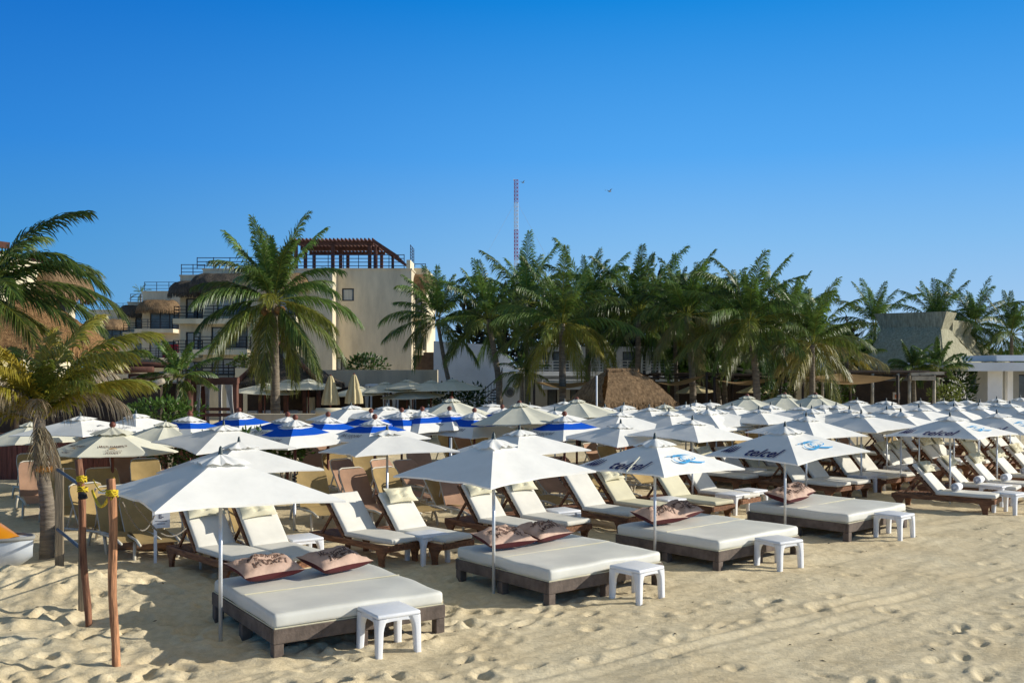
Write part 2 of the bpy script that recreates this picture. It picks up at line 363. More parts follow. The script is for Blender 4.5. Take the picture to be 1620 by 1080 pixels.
# ------------------------------------------------------------------ parasols
def canopy_fn(N, r, rise, sag=.05):
    hh = r * math.cos(math.pi / N)
    def fn(x, y):
        ang = math.atan2(y, x); k = 2 * math.pi / N
        t = (ang % k) / k; mid = (math.floor(ang / k) + .5) * k
        s = (x * math.cos(mid) + y * math.sin(mid)) / hh
        return -rise * (.94 * s + .06 * s * s) - sag * 4 * t * (1 - t) * s * (1.15 - .6 * s)
    return fn, hh
def canopy_mesh(N, r, rise, seed, band=None, pull=.10, mats=('canvas_white',)):
    fn, hh = canopy_fn(N, r, rise); mb = MB(); ns, nt = 14, 10
    for k in range(N):
        a0, a1 = 2 * math.pi * k / N, 2 * math.pi * (k + 1) / N
        def f(t, s):
            s = s * (1 - (pull if N == 4 else pull * .5) * 4 * t * (1 - t) * s * s)
            x = r * s * ((1 - t) * math.cos(a0) + t * math.cos(a1)); y = r * s * ((1 - t) * math.sin(a0) + t * math.sin(a1))
            z = fn(x, y) if 0 < t < 1 else -rise * (.94 * s + .06 * s * s)
            w = mnoise.noise(Vector((x * 2.2 + seed * 7, y * 2.2, seed))) * .018 + mnoise.noise(Vector((x * 7 + seed * 3, y * 7, 4))) * .006 - .012 * abs(mnoise.noise(Vector((math.atan2(y, x) * 5 + seed, seed * 2, (x * x + y * y) * .3))))
            return (x, y, z + w * min(1, 4 * t * (1 - t) + .1))
        o = len(mb.f); mb.grid(f, nt, ns)
        if band:
            for j in range(ns):
                sm = (j + .5) / ns
                if band[0] < sm < band[1]:
                    for i in range(nt): mb.mi[o + j * nt + i] = 1
        b0 = len(mb.v) - (nt + 1)                                      # narrow hem hanging at the eave
        edge = [mb.v[b0 + i] for i in range(nt + 1)]
        mb.add(edge + [(p[0] * .998, p[1] * .998, p[2] - .022) for p in edge], [(i, i + nt + 1, i + nt + 2, i + 1) for i in range(nt)])
    return mb.mesh('canopy', list(mats), True)
def vent_mesh(N, r, rise, seed, m, rv=.25):
    fn, hh = canopy_fn(N, r, rise); mb = MB(); n = N * 10
    def f(t, s):
        a = 2 * math.pi * t; ss = s * rv
        kk = 2 * math.pi / N; tt = (a % kk) / kk; rr = r * ss * math.cos(math.pi / N) / math.cos((tt - .5) * kk)
        rr *= 1 + .03 * s * mnoise.noise(Vector((math.cos(a) * 4, math.sin(a) * 4, seed + 5)))
        x, y = rr * math.cos(a), rr * math.sin(a)
        z = .045 - rise * ss * .80 - .02 * s * s + s * (.045 * mnoise.noise(Vector((math.cos(a) * 3.2, math.sin(a) * 3.2, seed + s))) + .02 * mnoise.noise(Vector((math.cos(a) * 8, math.sin(a) * 8, seed + s * 2))))
        return (x, y, z)
    mb.grid(f, n, 5)
    return mb.mesh('vent_cap', [m], True)
def panel_text(N, r, rise, panel, items, name, m):
    """items: (text, size, bold, shear, x, s0) laid on one panel, following the cloth"""
    fn, hh = canopy_fn(N, r, rise); a = 2 * math.pi * (panel + .5) / N
    md, e = Vector((math.cos(a), math.sin(a))), Vector((-math.sin(a), math.cos(a))); mb = MB()
    for it in items:
        vs, fs = it['v'] if 'v' in it else text_verts(it['t'], it['size'], it.get('bold', 0), it.get('shear', 0), it.get('sp', 1))
        out = []
        for x, y, z in vs:
            q = md * (hh * it['s'] - y) + e * (x + it.get('x', 0)); out.append((q.x, q.y, fn(q.x, q.y) + .022))
        mb.add(out, fs)
    return mb.mesh(name, [m])
def ribbon(pts, w):
    vs, fs = [], []
    for i, p in enumerate(pts):
        a, b = pts[max(i - 1, 0)], pts[min(i + 1, len(pts) - 1)]
        d = math.atan2(b[1] - a[1], b[0] - a[0]); ww = w * (math.sin(math.pi * (i + .4) / (len(pts) - .2)) * .8 + .2)
        vs += [(p[0] - math.sin(d) * ww, p[1] + math.cos(d) * ww, 0), (p[0] + math.sin(d) * ww, p[1] - math.cos(d) * ww, 0)]
    return vs, [(2 * i, 2 * i + 1, 2 * i + 3, 2 * i + 2) for i in range(len(pts) - 1)]
def swirl():
    its = []
    def arc(cx, cy, rx, ry, a0, a1, w, tilt=0):
        pts = [(cx + rx * math.cos(R(a0 + (a1 - a0) * i / 12)), cy + ry * math.sin(R(a0 + (a1 - a0) * i / 12)) + tilt * math.cos(R(a0 + (a1 - a0) * i / 12))) for i in range(13)]
        its.append(dict(v=ribbon([(a * .82, b * .82) for a, b in pts], w * .66), s=.58))
    arc(-.10, -.02, .22, .10, 150, 350, .035, .03); arc(-.06, .03, .16, .08, 20, 190, .030, -.02); arc(.16, -.08, .24, .05, 160, 350, .030, -.07)
    arc(.10, .08, .22, .05, 170, 20, .014, -.02); arc(-.30, .06, .12, .03, 10, 170, .012); arc(.20, .0, .10, .05, 200, 420, .014); arc(-.02, .0, .05, .05, 0, 330, .022)
    return its
UM = {}
RW, RI = 1.36, .42
ptube = lambda top, bot, rad, m: MB().tube([(0, 0, bot), (0, 0, top)], rad, 10).mesh('pole', [m], True)
pole_al, pole_wood = ptube(-.02, -2.6, .022, 'aluminium'), ptube(-.02, -2.6, .030, 'wood_red')
fin_dark = MB().lathe([(.004, 0.0), (.016, -.015), (.024, -.06), (.03, -.10), (.045, -.115), (.045, -.125)], 10).mesh('finial', ['finial_dark'], True)
fin_ball = MB().lathe([(.01, .002), (.045, -.015), (.062, -.05), (.055, -.09), (.03, -.11), (.03, -.14)], 12).mesh('finial', ['wood_red'], True)
white = [(canopy_mesh(4, RW, RI, s), vent_mesh(4, RW, RI, s, 'canvas_white')) for s in (1, 2, 3, 4, 7, 11)]
fn4, h4 = canopy_fn(4, RW, RI)
def strap_mesh(panel, t, m):
    a0, a1 = math.pi / 2 * panel, math.pi / 2 * (panel + 1); mb = MB(); pts = []
    for i in range(9):
        s = .52 + .42 * i / 8; x = RW * s * ((1 - t) * math.cos(a0) + t * math.cos(a1)); y = RW * s * ((1 - t) * math.sin(a0) + t * math.sin(a1)); pts.append((x, y, fn4(x, y) + .022))
    for dz in (.06, .13): pts.append((pts[8][0] * 1.02, pts[8][1] * 1.02, pts[8][2] - dz))
    mb.tube(pts, .011, 5); return mb.mesh('tie_strap', [m])
strap_dark, strap_pale = strap_mesh(0, .42, 'rope_dark'), strap_mesh(2, .62, 'canvas_cream')
tel_txt = panel_text(4, RW, RI, 2, [dict(t='telcel', size=.30, bold=.006, shear=.38, x=.10, s=.78)] +
                     [dict(v=ribbon([(-.56 + .05 * k, .11), (-.61 + .05 * k, -.02), (-.69 + .05 * k, -.08)], .016), s=.78) for k in range(4)], 'lettering', 'print_navy')
tel_logo = panel_text(4, RW, RI, 3, swirl(), 'logo', 'print_sky')
bl_r, bl_i = 1.24, .46
blue = (canopy_mesh(4, bl_r, bl_i, 5, (.26, .60), .05, ('canvas_white', 'canvas_blue')), vent_mesh(4, bl_r, bl_i, 5, 'canvas_white', .30))
bl_txt = panel_text(4, bl_r, bl_i, 2, [dict(t='BELVEDERE', size=.125, s=.74, sp=1.1, bold=.002), dict(t='VODKA', size=.065, s=.835, sp=1.5)], 'lettering', 'print_grey')
cr_r, cr_i = 1.15, .43
cream = (canopy_mesh(8, cr_r, cr_i, 6, None, .05, ('canvas_cream',)), vent_mesh(8, cr_r, cr_i, 6, 'canvas_cream', .22))
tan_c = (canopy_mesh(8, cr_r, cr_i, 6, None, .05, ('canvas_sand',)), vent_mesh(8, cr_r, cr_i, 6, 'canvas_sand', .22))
jd_r, jd_i = 1.20, .47
jd = (canopy_mesh(6, jd_r, jd_i, 8, None, .08, ('canvas_cream',)), vent_mesh(6, jd_r, jd_i, 8, 'canvas_cream', .34))
jd_items = [dict(t="JACK DANIEL'S", size=.072, s=.68, bold=.003), dict(t='TENNESSEE', size=.055, s=.83, sp=1.1), dict(t='HONEY', size=.062, s=.90, bold=.003, sp=1.4)]
jd_txt = [panel_text(6, jd_r, jd_i, p, jd_items, 'lettering', 'print_brown') for p in (3, 4)]
jd_mark = [panel_text(6, jd_r, jd_i, p, [dict(v=ribbon([(-.07, -.01), (-.03, .02), (.03, .02), (.07, -.01)], .014), s=.76)], 'emblem', 'print_gold') for p in (3, 4)]
mo_txt = panel_text(4, RW, RI, 3, [dict(t='MOËT & CHANDON', size=.12, s=.80, sp=1.1), dict(v=ribbon([(-.08, .0), (-.04, .05), (.04, .05), (.08, .0)], .018), s=.58)], 'lettering', 'print_grey')
GRP = {'w': 'white square beach parasols', 't': 'white parasols with navy lettering', 'b': 'blue-banded parasols', 'c': 'large cream octagonal parasols', 'j': 'lettered cream parasols', 'm': 'white square beach parasols', 'k': 'small cream parasols', 's': 'tan parasols in the shade', 'g': 'terrace parasols'}
n_um = 0
def umbrella(u, v, kind, phrase, Y=None, rot=5, zt=1.98, extra=()):
    """u, v: where the photo shows the parasol's tip; Y its distance (else from the usual tip height)"""
    global n_um; n_um += 1
    if Y is None: Y = (HC - zt) * FP / (v - HZ)
    x, z = xa(u, Y), za(v, Y)
    rg = random.Random(n_um * 13); tl = (R(rg.uniform(-2.6, 2.6)), R(rg.uniform(-2.6, 2.6))); big = Y < 16; kx = 1.06 if n_um == 1 else rg.uniform(.985, 1.015) if big else rg.uniform(.97, 1.08); ks = (kx, kx * rg.uniform(.985, 1.015), 1 if big else rg.uniform(.72, 1.05))
    t = thing('beach_umbrella', phrase, 'parasol', (x, Y, 0), R(rot), GRP[kind])
    def P(name, me, dz, tilt=True): return put(name, me, t, (0, 0, z + dz), (*tl, 0) if tilt else (0, 0, 0), ks if tilt else None)
    if kind in 'wtm':
        c = white[(n_um * 5 + n_um // 6) % 6]; P('pole', pole_al, -.1, False); P('canopy', c[0], -.13); P('vent_cap', c[1], -.13); P('finial', fin_dark, 0, False)
        if kind == 't': P('lettering', tel_txt, -.13); P('logo', tel_logo, -.13)
        if kind == 'm': P('lettering', mo_txt, -.13)
    elif kind == 'b':
        P('pole', pole_wood, -.1, False); P('canopy', blue[0], -.15); P('vent_cap', blue[1], -.15); P('finial', fin_ball, 0, False); P('lettering', bl_txt, -.15)
    elif kind in 'csgk':
        P('pole', pole_wood, -.1, False); o = P('canopy', cream[0], -.09); q = P('vent_cap', cream[1], -.09); P('finial', fin_ball if kind == 'c' else fin_dark, 0, False)
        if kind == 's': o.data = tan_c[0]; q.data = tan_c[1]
        if kind in 'kg': o.scale = q.scale = (1.05, 1.05, 1) if kind == 'k' else (1.2, 1.2, .85)
        if kind == 's': o.scale = q.scale = (.78, .78, .8)
    elif kind == 'j':
        P('pole', pole_wood, -.1, False); P('canopy', jd[0], -.14); P('vent_cap', jd[1], -.14); P('finial', fin_ball, 0, False)
        for a in jd_txt: P('lettering', a, -.14)
        for a in jd_mark: P('emblem', a, -.14)
    for e in extra: P('tie_strap', e, -.13)
    return t

# ------------------------------------------------------------------ daybeds
def daybed(A, ang, W, L, label, pill):
    t = thing('daybed', label, 'daybed', (A[0], A[1], 0), R(ang), 'double daybeds in the front row')     # local x along the front, y to the back
    z0 = .155
    def part(name, m, *boxes):
        mb = MB()
        for c, d in boxes: vs, fs = rbox(d, .008, 0, 2, c=c); mb.add(vs, fs)
        return mb.build(name, m, t)
    part('front_rail', 'wood_bed', ((W / 2, .025, z0 + .075), (W, .05, .15)))
    part('back_rail', 'wood_bed', ((W / 2, L - .025, z0 + .075), (W, .05, .15)))
    for x in (.025, W - .025): part('side_rail', 'wood_bed', ((x, L / 2, z0 + .073), (.05, L - .106, .146)))
    part('base_board', 'wood_bed', ((W / 2, L / 2, z0 + .12), (W - .12, L - .12, .03)))
    for x in (.06, W / 2, W - .06):
        for y in (.06, L / 2, L - .06):
            if x == W / 2 and y == L / 2: continue
            part('leg', 'wood_bed', ((x, y, (z0 - .12) / 2 - .002), (.11, .11, z0 + .12)))
    vs, fs = rbox((W - .03, L - .03, .155), .045, 12, 4, .016, seed=int(ang * 10), c=(W / 2, L / 2, .384), fr=2.2)
    mt = MB().add(vs, fs).build('mattress', 'mattress', t, True)
    sm = MB(); sm.tube([(.05 + (W - .1) * i / 8, L * .5, .466) for i in range(9)], .006, 5).build('seam', 'cushion_cream', mt)
    e = MB(); zz = .312
    e.tube([(.02, .02, zz), (W - .02, .02, zz), (W - .02, L - .02, zz), (.02, L - .02, zz), (.02, .02, zz)], .008, 5).build('piping', 'cushion_cream', mt)
    ca, sa = math.cos(R(ang)), math.sin(R(ang))
    for (px, py, rz, lab) in pill:
        pillow((A[0] + px * ca - py * sa, A[1] + px * sa + py * ca, .463), R(ang + rz), lab)
def pillow_verts(W, L, T0, T1, seed, n=16):
    top, bot = [], []
    for j in range(n + 1):
        for i in range(n + 1):
            a, b = i / n * 2 - 1, j / n * 2 - 1
            x = a * W / 2 * (1 - .10 * math.cos(b * math.pi / 2)); y = b * L / 2 * (1 - .12 * math.cos(a * math.pi / 2))
            h = max(0, (1 - abs(a) ** 2.6) * (1 - abs(b) ** 2.6)) ** .55
            wr = mnoise.noise(Vector((a * 2.2 + seed, b * 2.2, seed))) * .07 + (.5 - abs(mnoise.noise(Vector((a * 3.4, b * 3.4 + seed, 2))))) * .07
            cr = .045 * max(abs(a), abs(b)) ** 6
            top.append((x, y, T0 + h * (T1 + wr) + cr)); bot.append((x, y, max(.002, T0 - h * T0) + cr))
    fs = [(j * (n + 1) + i, j * (n + 1) + i + 1, (j + 1) * (n + 1) + i + 1, (j + 1) * (n + 1) + i) for j in range(n) for i in range(n)]
    return top, bot, fs
npil = 0
def pillow(loc, rz, label):
    global npil; npil += 1
    t = thing('floor_pillow', label, 'pillow', loc, rz, 'printed pillows on the daybeds'); t.rotation_euler = (R(11), 0, rz); t.location.z += .035
    W, L, T0, T1 = .80, .54, .09, .135
    top, bot, fs = pillow_verts(W, L, T0, T1, npil * 1.7)
    MB().add(top, fs).build('cover', 'pillow_print', t, True)
    MB().add(bot, [f[::-1] for f in fs]).build('underside', 'pillow_base', t, True)
    n = 16
    def surf(x, y):
        i = min(max((x / (W * .92) + .5) * n, 0), n - 1e-3); j = min(max((y / (L * .9) + .5) * n, 0), n - 1e-3)
        i0, j0 = int(i), int(j); a, b = i - i0, j - j0; g = lambda p, q: top[q * (n + 1) + p][2]
        return (g(i0, j0) * (1 - a) + g(i0 + 1, j0) * a) * (1 - b) + (g(i0, j0 + 1) * (1 - a) + g(i0 + 1, j0 + 1) * a) * b
    mb = MB()
    for txt, size, yy, sh in (("JACK DANIEL'S", .070, .03, 0), ('Tennessee', .075, -.035, .3), ('HONEY', .125, -.13, 0)):
        vs, f2 = text_verts(txt, size, .003, sh, 1.1)
        mb.add([(x, y + yy, surf(x, y + yy) + .008) for x, y, z in vs], f2)
    mb.build('lettering', 'print_brown', t)

# ------------------------------------------------------------------ small white tables
def table_meshes(w=.51, h=.43):
    out = []; n = 8
    def top():
        vs, fs = rbox((w, w, .05), .02, 0, 3, c=(0, 0, h - .025)); return MB().add(vs, fs).mesh('table_top', ['plastic'], True)
    out.append(('table_top', top()))
    for sx in (-1, 1):
        for sy in (-1, 1):
            mb = MB()
            def f(t, s):
                a = 2 * math.pi * t; z = h - .045 - s * (h + .03)
                flare = .055 * max(0, (1 - s * 3.2)) ** 2; hw = .042 - .010 * s + flare * .5
                cx = (w / 2 - hw + .002 + .003 * s) * sx; cy = (w / 2 - hw + .002 + .003 * s) * sy
                k = 1 / max(abs(math.cos(a)), abs(math.sin(a))); k = min(k, 1.28)
                return (cx + hw * k * math.cos(a), cy + hw * k * math.sin(a), z)
            mb.grid(f, 16, 10); out.append(('leg', mb.mesh('leg', ['plastic'], True)))
    for k in range(4):
        mb = MB(); a = k * math.pi / 2
        def g(t, s):
            x = (t - .5) * (w - .07); d = .035 + .030 * (2 * abs(t - .5)) ** 3
            p = Vector((x, -w / 2 + .012, h - .045 - s * d)); p.rotate(Matrix.Rotation(a, 3, 'Z')); return p
        mb.grid(g, 10, 1); out.append(('apron', mb.mesh('apron', ['plastic'])))
    return out
TABLE = table_meshes()
def side_table(u, v, label, rz=38, Y=None):
    if Y is None: x, Y = ground(u, v)
    else: x = xa(u, Y)
    s = .35
    t = thing('side_table', label, 'side table', (x, Y + s, 0), R(rz + random.Random(int(u)).uniform(-6, 6)), 'white plastic side tables')
    for nm, me in TABLE: put(nm, me, t)

# ------------------------------------------------------------------ teak sun loungers
def lounger_meshes():
    P = []; hx = -.14; ba = R(48); bl = .76; Wd = .66
    for s in (-1, 1):
        mb = MB(); vs, fs = rbox((2.02, .035, .095), .012, 0, 2, c=(0, s * Wd / 2, .275)); mb.add(vs, fs); P.append(('side_rail', 'teak', mb, False))
    for x, f in ((-.86, 1), (.84, -1)):
        for s in (-1, 1):
            prof = [(-.13, .235), (.13, .235), (.085, .16), (.055, .06), (.05, -.10), (-.05, -.10), (-.045, .06), (-.06, .15)]
            if f < 0: prof = [(-a, b) for a, b in prof][::-1]
            mb = MB().prism(prof, lambda a, b, t: (x + a, t, b), s * Wd / 2 - .022, s * Wd / 2 + .022); P.append(('leg', 'teak', mb, False))
    mb = MB().box((1.0, 0, .275), (.035, Wd - .03, .09)); P.append(('foot_rail', 'teak', mb, False))
    mb = MB().box((-.97, 0, .275), (.035, Wd - .03, .09))
    for i in range(9): mb.box((-.88 + i * .08, 0, .317), (.055, Wd - .045, .016))
    P.append(('slat_deck', 'teak', mb, False))
    d = Vector((-math.cos(ba), 0, math.sin(ba))); n = Vector((math.sin(ba), 0, math.cos(ba)))
    h0 = Vector((hx, 0, .33))
    mb = MB()
    for s in (-1, 1): mb.beam(h0 + Vector((0, s * .29, 0)), h0 + d * (bl + .04) + Vector((0, s * .29, 0)), .035, .05)
    e = h0 + d * (bl + .02); mb.beam(e - Vector((0, .27, 0)), e + Vector((0, .27, 0)), .05, .045)
    for i in range(8):
        q = h0 + d * (.08 + i * .09); mb.beam(q - Vector((0, .275, 0)), q + Vector((0, .275, 0)), .05, .014, up=n)
    P.append(('back_frame', 'teak', mb, False))
    for s in (-1, 1): P.append(('back_prop', 'teak', MB().beam(h0 + d * .48 + Vector((0, s * .25, 0)), (-.76, s * .25, .33), .03, .04), False))
    vs, fs = rbox((1.16, .60, .08), .03, 6, 3, .008, 1, c=(hx + .585, 0, .375), fr=4); P.append(('seat_cushion', 'cushion', MB().add(vs, fs), True))
    vs, fs = rbox((bl + .02, .60, .08), .03, 6, 3, .008, 2, fr=4)
    M = Matrix((d, Vector((0, -1, 0)), n)).transposed(); c = h0 + d * (bl / 2) + n * .065 + Vector((.02, 0, 0))
    P.append(('back_cushion', 'cushion', MB().add([M @ Vector(p) + c for p in vs], fs), True))
    top, bot, f2 = pillow_verts(.60, .30, .03, .10, 3.3, 12)
    M2 = Matrix((Vector((0, 1, 0)), d, n)).transposed(); c2 = h0 + d * (bl - .14) + n * .105 + Vector((.02, 0, 0))
    hp = MB().add([M2 @ Vector(p) + c2 for p in top], f2).add([M2 @ Vector(p) + c2 for p in bot], [f[::-1] for f in f2])
    P.append(('head_pillow', 'cushion_cream', hp, True))
    return [(nm, mb.mesh(nm, [m], sm)) for nm, m, mb, sm in P]
LOUNGE = lounger_meshes(); nl_ = 0
back_cream = LOUNGE[-2][1].copy(); back_cream.materials[0] = MATS['cushion_cream']
seat_cream = LOUNGE[-3][1].copy(); seat_cream.materials[0] = MATS['cushion_cream']
def lounger(u, v, label, pil=True, ang=-48, cream_=False, Y=None):
    """u, v: the near end of the fold between seat and back"""
    global nl_; nl_ += 1; rg = random.Random(nl_ * 5)
    x, y = ground(u, v, .41) if Y is None else (xa(u, Y), Y)
    a = R(ang + rg.uniform(-5, 5))
    lx, ly = -.10, -.30                                          # that point in the lounger's own frame
    o = (x - (lx * math.cos(a) - ly * math.sin(a)), y - (lx * math.sin(a) + ly * math.cos(a)), 0)
    t = thing('sun_lounger', label, 'sun lounger', o, a, 'teak sun loungers with pale cushions')
    for nm, me in LOUNGE:
        if nm == 'head_pillow':
            if pil: put(nm, me, t, (rg.uniform(-.02, .02), rg.uniform(-.02, .02), rg.uniform(-.02, .01)), (R(rg.uniform(-3, 3)), 0, R(rg.uniform(-4, 4))))
        else: put(nm, back_cream if cream_ and nm == 'back_cushion' else seat_cream if cream_ and nm == 'seat_cushion' else me, t)
    return o, a
def towel(o, a, label, dy=0.0):
    x, y = .22, dy
    c = (o[0] + x * math.cos(a) - y * math.sin(a), o[1] + x * math.sin(a) + y * math.cos(a), .415)
    t = thing('rolled_towel', label, 'towel', c, a, 'rolled towels')
    mb = MB(); mb.tube([(0, -.19 + .38 * i / 6, .085 + .004 * math.sin(i * 2)) for i in range(7)], [.078, .086, .085, .087, .085, .086, .078], 18)
    mb.build('roll', 'towel', t, True)
    sp = MB()
    for s in (-1, 1): sp.tube([(math.cos(g) * (.074 - .011 * g / math.pi), s * .192, .085 + math.sin(g) * (.074 - .011 * g / math.pi)) for g in [k * .5 for k in range(26)]], .004, 4)
    sp.build('coil', 'print_grey', t)

# ------------------------------------------------------------------ plastic loungers with tan slings
def sling_meshes():
    P = []; W = .60; hx = -.10
    for ba, key in ((R(58), 'up'), (R(38), 'low')):
        L = .78; d = Vector((-math.cos(ba), 0, math.sin(ba))); n = Vector((math.sin(ba), 0, math.cos(ba))); h0 = Vector((hx, 0, .33)); S = []
        def bk(t, s):
            w = W / 2 + .004; w *= 1 - .16 * max(0, (s - .82) / .18) ** 2
            p = h0 + d * (s * L) + Vector((0, (t * 2 - 1) * w, 0)); return p - n * (.045 * math.sin(math.pi * s) * math.sin(math.pi * t)) + n * .028
        S.append(('back_sling', 'tan', MB().grid(bk, 8, 10), True))
        def st(t, s): return Vector((hx + s * 1.12, (t * 2 - 1) * (W / 2 - .03), .345 - .03 * math.sin(math.pi * t) * math.sin(math.pi * s) + (.03 * math.sin(s * 5))))
        S.append(('seat_sling', 'tan', MB().grid(st, 8, 12), True))
        pts = [h0 + Vector((0, -W / 2, 0)) + d * (L * k / 5) for k in range(5)] + [h0 + d * (L + .00) + Vector((0, -W / 2 + .03, 0)), h0 + d * (L + .035) + Vector((0, -W / 2 + .10, 0)), h0 + d * (L + .035) + Vector((0, W / 2 - .10, 0)), h0 + d * L + Vector((0, W / 2 - .03, 0))] + [h0 + Vector((0, W / 2, 0)) + d * (L * k / 5) for k in range(4, -1, -1)]
        S.append(('back_frame', 'plastic_cream', MB().tube(pts, .015, 8), True))
        for s in (-1, 1):
            S.append(('side_rail', 'plastic_cream', MB().tube([(-.80, s * W / 2, .27), (-.3, s * W / 2, .30), (.3, s * W / 2, .33), (.75, s * W / 2, .34), (1.04, s * W / 2, .30)], .022, 8), True))
            for x, tx in ((-.62, -.75), (.66, .80)):
                S.append(('leg', 'plastic_cream', MB().tube([(x, s * W / 2, .30), ((x + tx) / 2, s * W / 2 + s * .02, .14), (tx, s * W / 2 + s * .03, -.10)], [.03, .025, .022], 8), True))
            S.append(('back_prop', 'plastic_cream', MB().tube([h0 + d * .5 + Vector((0, s * .26, 0)), (-.58, s * .26, .29)], .018, 6), True))
        P.append([(nm, m, mb.mesh(nm, ['sling_tan' if m == 'tan' else m], sm)) for nm, m, mb, sm in S])
    return P
SLING = sling_meshes(); ns_ = 0
SL_PINK = [{nm: (lambda c: (c.materials.__setitem__(0, MATS['sling_pink']), c)[1])(me.copy()) for nm, m, me in S if m == 'tan'} for S in SLING]
def sling(u, v, label, pink=False, low=False, ang=-50, Y=None, zt=None):
    """u, v: middle of the top edge of its back"""
    global ns_; ns_ += 1; rg = random.Random(ns_ * 9)
    zt = zt or (.84 if low else .98)
    if Y is None: Y = (HC - zt) * FP / (v - HZ)
    x = xa(u, Y); a = R(ang + rg.uniform(-14, 14)); lx = -.71 if low else -.51
    o = (x - lx * math.cos(a), Y - lx * math.sin(a), 0)
    t = thing('sling_lounger', label, 'lounger', o, a, 'plastic loungers with tan slings')
    for nm, m, me in SLING[int(low)]: put(nm, SL_PINK[int(low)][nm] if (pink and m == 'tan') else me, t)
# ------------------------------------------------------------------ front row: daybeds, pillows, tables
daybed((-2.44, 10.18), 33.5, 2.02, 2.10, 'grey-brown daybed with white mattress nearest the rough wooden posts',
       [(.50, 1.70, 10, 'pinkish printed pillow at the left end of the nearest daybed'), (1.38, 1.66, 18, 'pinkish pillow with readable print, on the right of the nearest daybed')])
daybed((.46, 12.43), 38.5, 2.07, 2.02, 'grey-brown daybed behind the parasol pole in the middle, second from the left',
       [(.48, 1.55, -4, 'creased pinkish pillow just right of the white middle pole'), (1.25, 1.62, 12, 'paler pinkish pillow on the right of the second daybed')])
daybed((3.01, 14.5), 41, 2.10, 2.05, 'grey-brown daybed standing under the first navy-lettered parasol, third from the left',
       [(.52, 1.60, -6, 'pinkish pillow touching the leaning pole on the third daybed'), (1.22, 1.75, 14, 'plain-looking mauve pillow on the right of the third daybed')])
daybed((5.77, 17.06), 42.5, 2.15, 2.05, 'grey-brown daybed farthest right, beside the loungers with rolled towels',
       [(.50, 1.55, 4, 'low pinkish pillow at the left back of the farthest daybed'), (1.22, 1.78, 16, 'puffy mauve pillow at the right back of the farthest daybed')])
for u, v, l in ((608, 1040, 'white plastic side table in front of the nearest daybed'), (1013, 956, 'white plastic side table at the right corner of the second daybed'),
                (1242, 904, 'white plastic side table at the right corner of the third daybed'), (1427, 855, 'white plastic side table at the right corner of the farthest daybed'),
                (673, 893, 'bluish white side table at the foot of the lounger with a tilted cream pillow'), (469, 900, 'white side table in shade just behind the nearest printed pillows'),
                (890, 848, 'white side table behind the pillows of the second daybed'), (1062, 826, 'white side table behind the pillow of the third daybed'),
                (1165, 817, 'white side table left of its twin, between third and farthest daybeds'), (1194, 810, 'white side table right of its twin, between third and farthest daybeds'),
                (1196, 770, 'shaded white side table at the foot of loungers under the second lettered parasol'), (1372, 782, 'white side table behind the pillows of the farthest daybed, left of a pair'),
                (1386, 779, 'white side table behind the pillows of the farthest daybed, right of a pair'), (1428, 766, 'white side table directly left of the toweled loungers'),
                (1448, 763, 'white side table touching the back of the toweled loungers'), (1588, 801, 'white side table at the foot of the nearest toweled lounger'),
                (1612, 815, 'white side table cut by the right picture edge'), (1522, 754, 'far white side table seen between the two toweled pairs'),
                (1345, 752, 'far white side table left of the loungers behind the farthest daybed')):
    side_table(u, v, l)

# ------------------------------------------------------------------ parasols
U = umbrella
U(349, 705, 'w', 'large white parasol over the nearest daybed, its left side in shade', ground(353, 1010)[1], -8)
U(781, 683, 'w', 'large white parasol on the pole in front of the second daybed', ground(776, 938)[1], -1)
U(1036, 684, 't', 'navy-lettered parasol over the third daybed with a cord on its shaded side', 15.1, -3, extra=(strap_pale,))
U(1242, 666, 't', 'navy-lettered parasol over the farthest daybed with a dark strap on the lit side', 17.5, -8, extra=(strap_dark,))
U(1503, 651, 't', 'navy-lettered parasol above the nearest loungers with towels', 21.8, -3)
U(1577, 647, 't', 'navy-lettered parasol at the right, half hidden behind a nearer lettered one', 23.6, -3)
U(378, 690, 'w', 'white parasol directly behind the one over the nearest daybed, with a hanging strap', 16.3, -6, extra=(strap_dark,))
U(354, 664, 'w', 'creamy white parasol behind the green bushes left of the tall palm trunk', 19.2, -3)
U(612.5, 671, 'w', 'white parasol over the loungers left of the middle, in front of three blue ones', 18.0, -16)
U(822, 672, 'w', 'white parasol peeping over the right shoulder of the large middle one', 20.0, -3)
U(982, 662, 'w', 'plain white parasol touching the left edge of the first lettered one', 21.7, -9)
U(1095.5, 656.5, 'w', 'plain white parasol between the two nearest lettered ones', 21.0, -5)
U(178, 667, 'j', 'cream parasol with brown lettering beside the leaning palm trunk', 19.6, 23)
U(127, 651, 'm', 'white parasol with faint grey lettering left of the cream lettered one', 22.4, 25)
U(215, 648, 'w', 'white parasol in front of the dark pergola opening at the left', 24.5, 20)
U(262, 663, 'k', 'small cream parasol squeezed between the brown-lettered and blue-banded ones', 22.4, 10)
U(48, 664, 'k', 'grey shaded parasol behind the leaning palm trunk at far left', 24.0, 10)
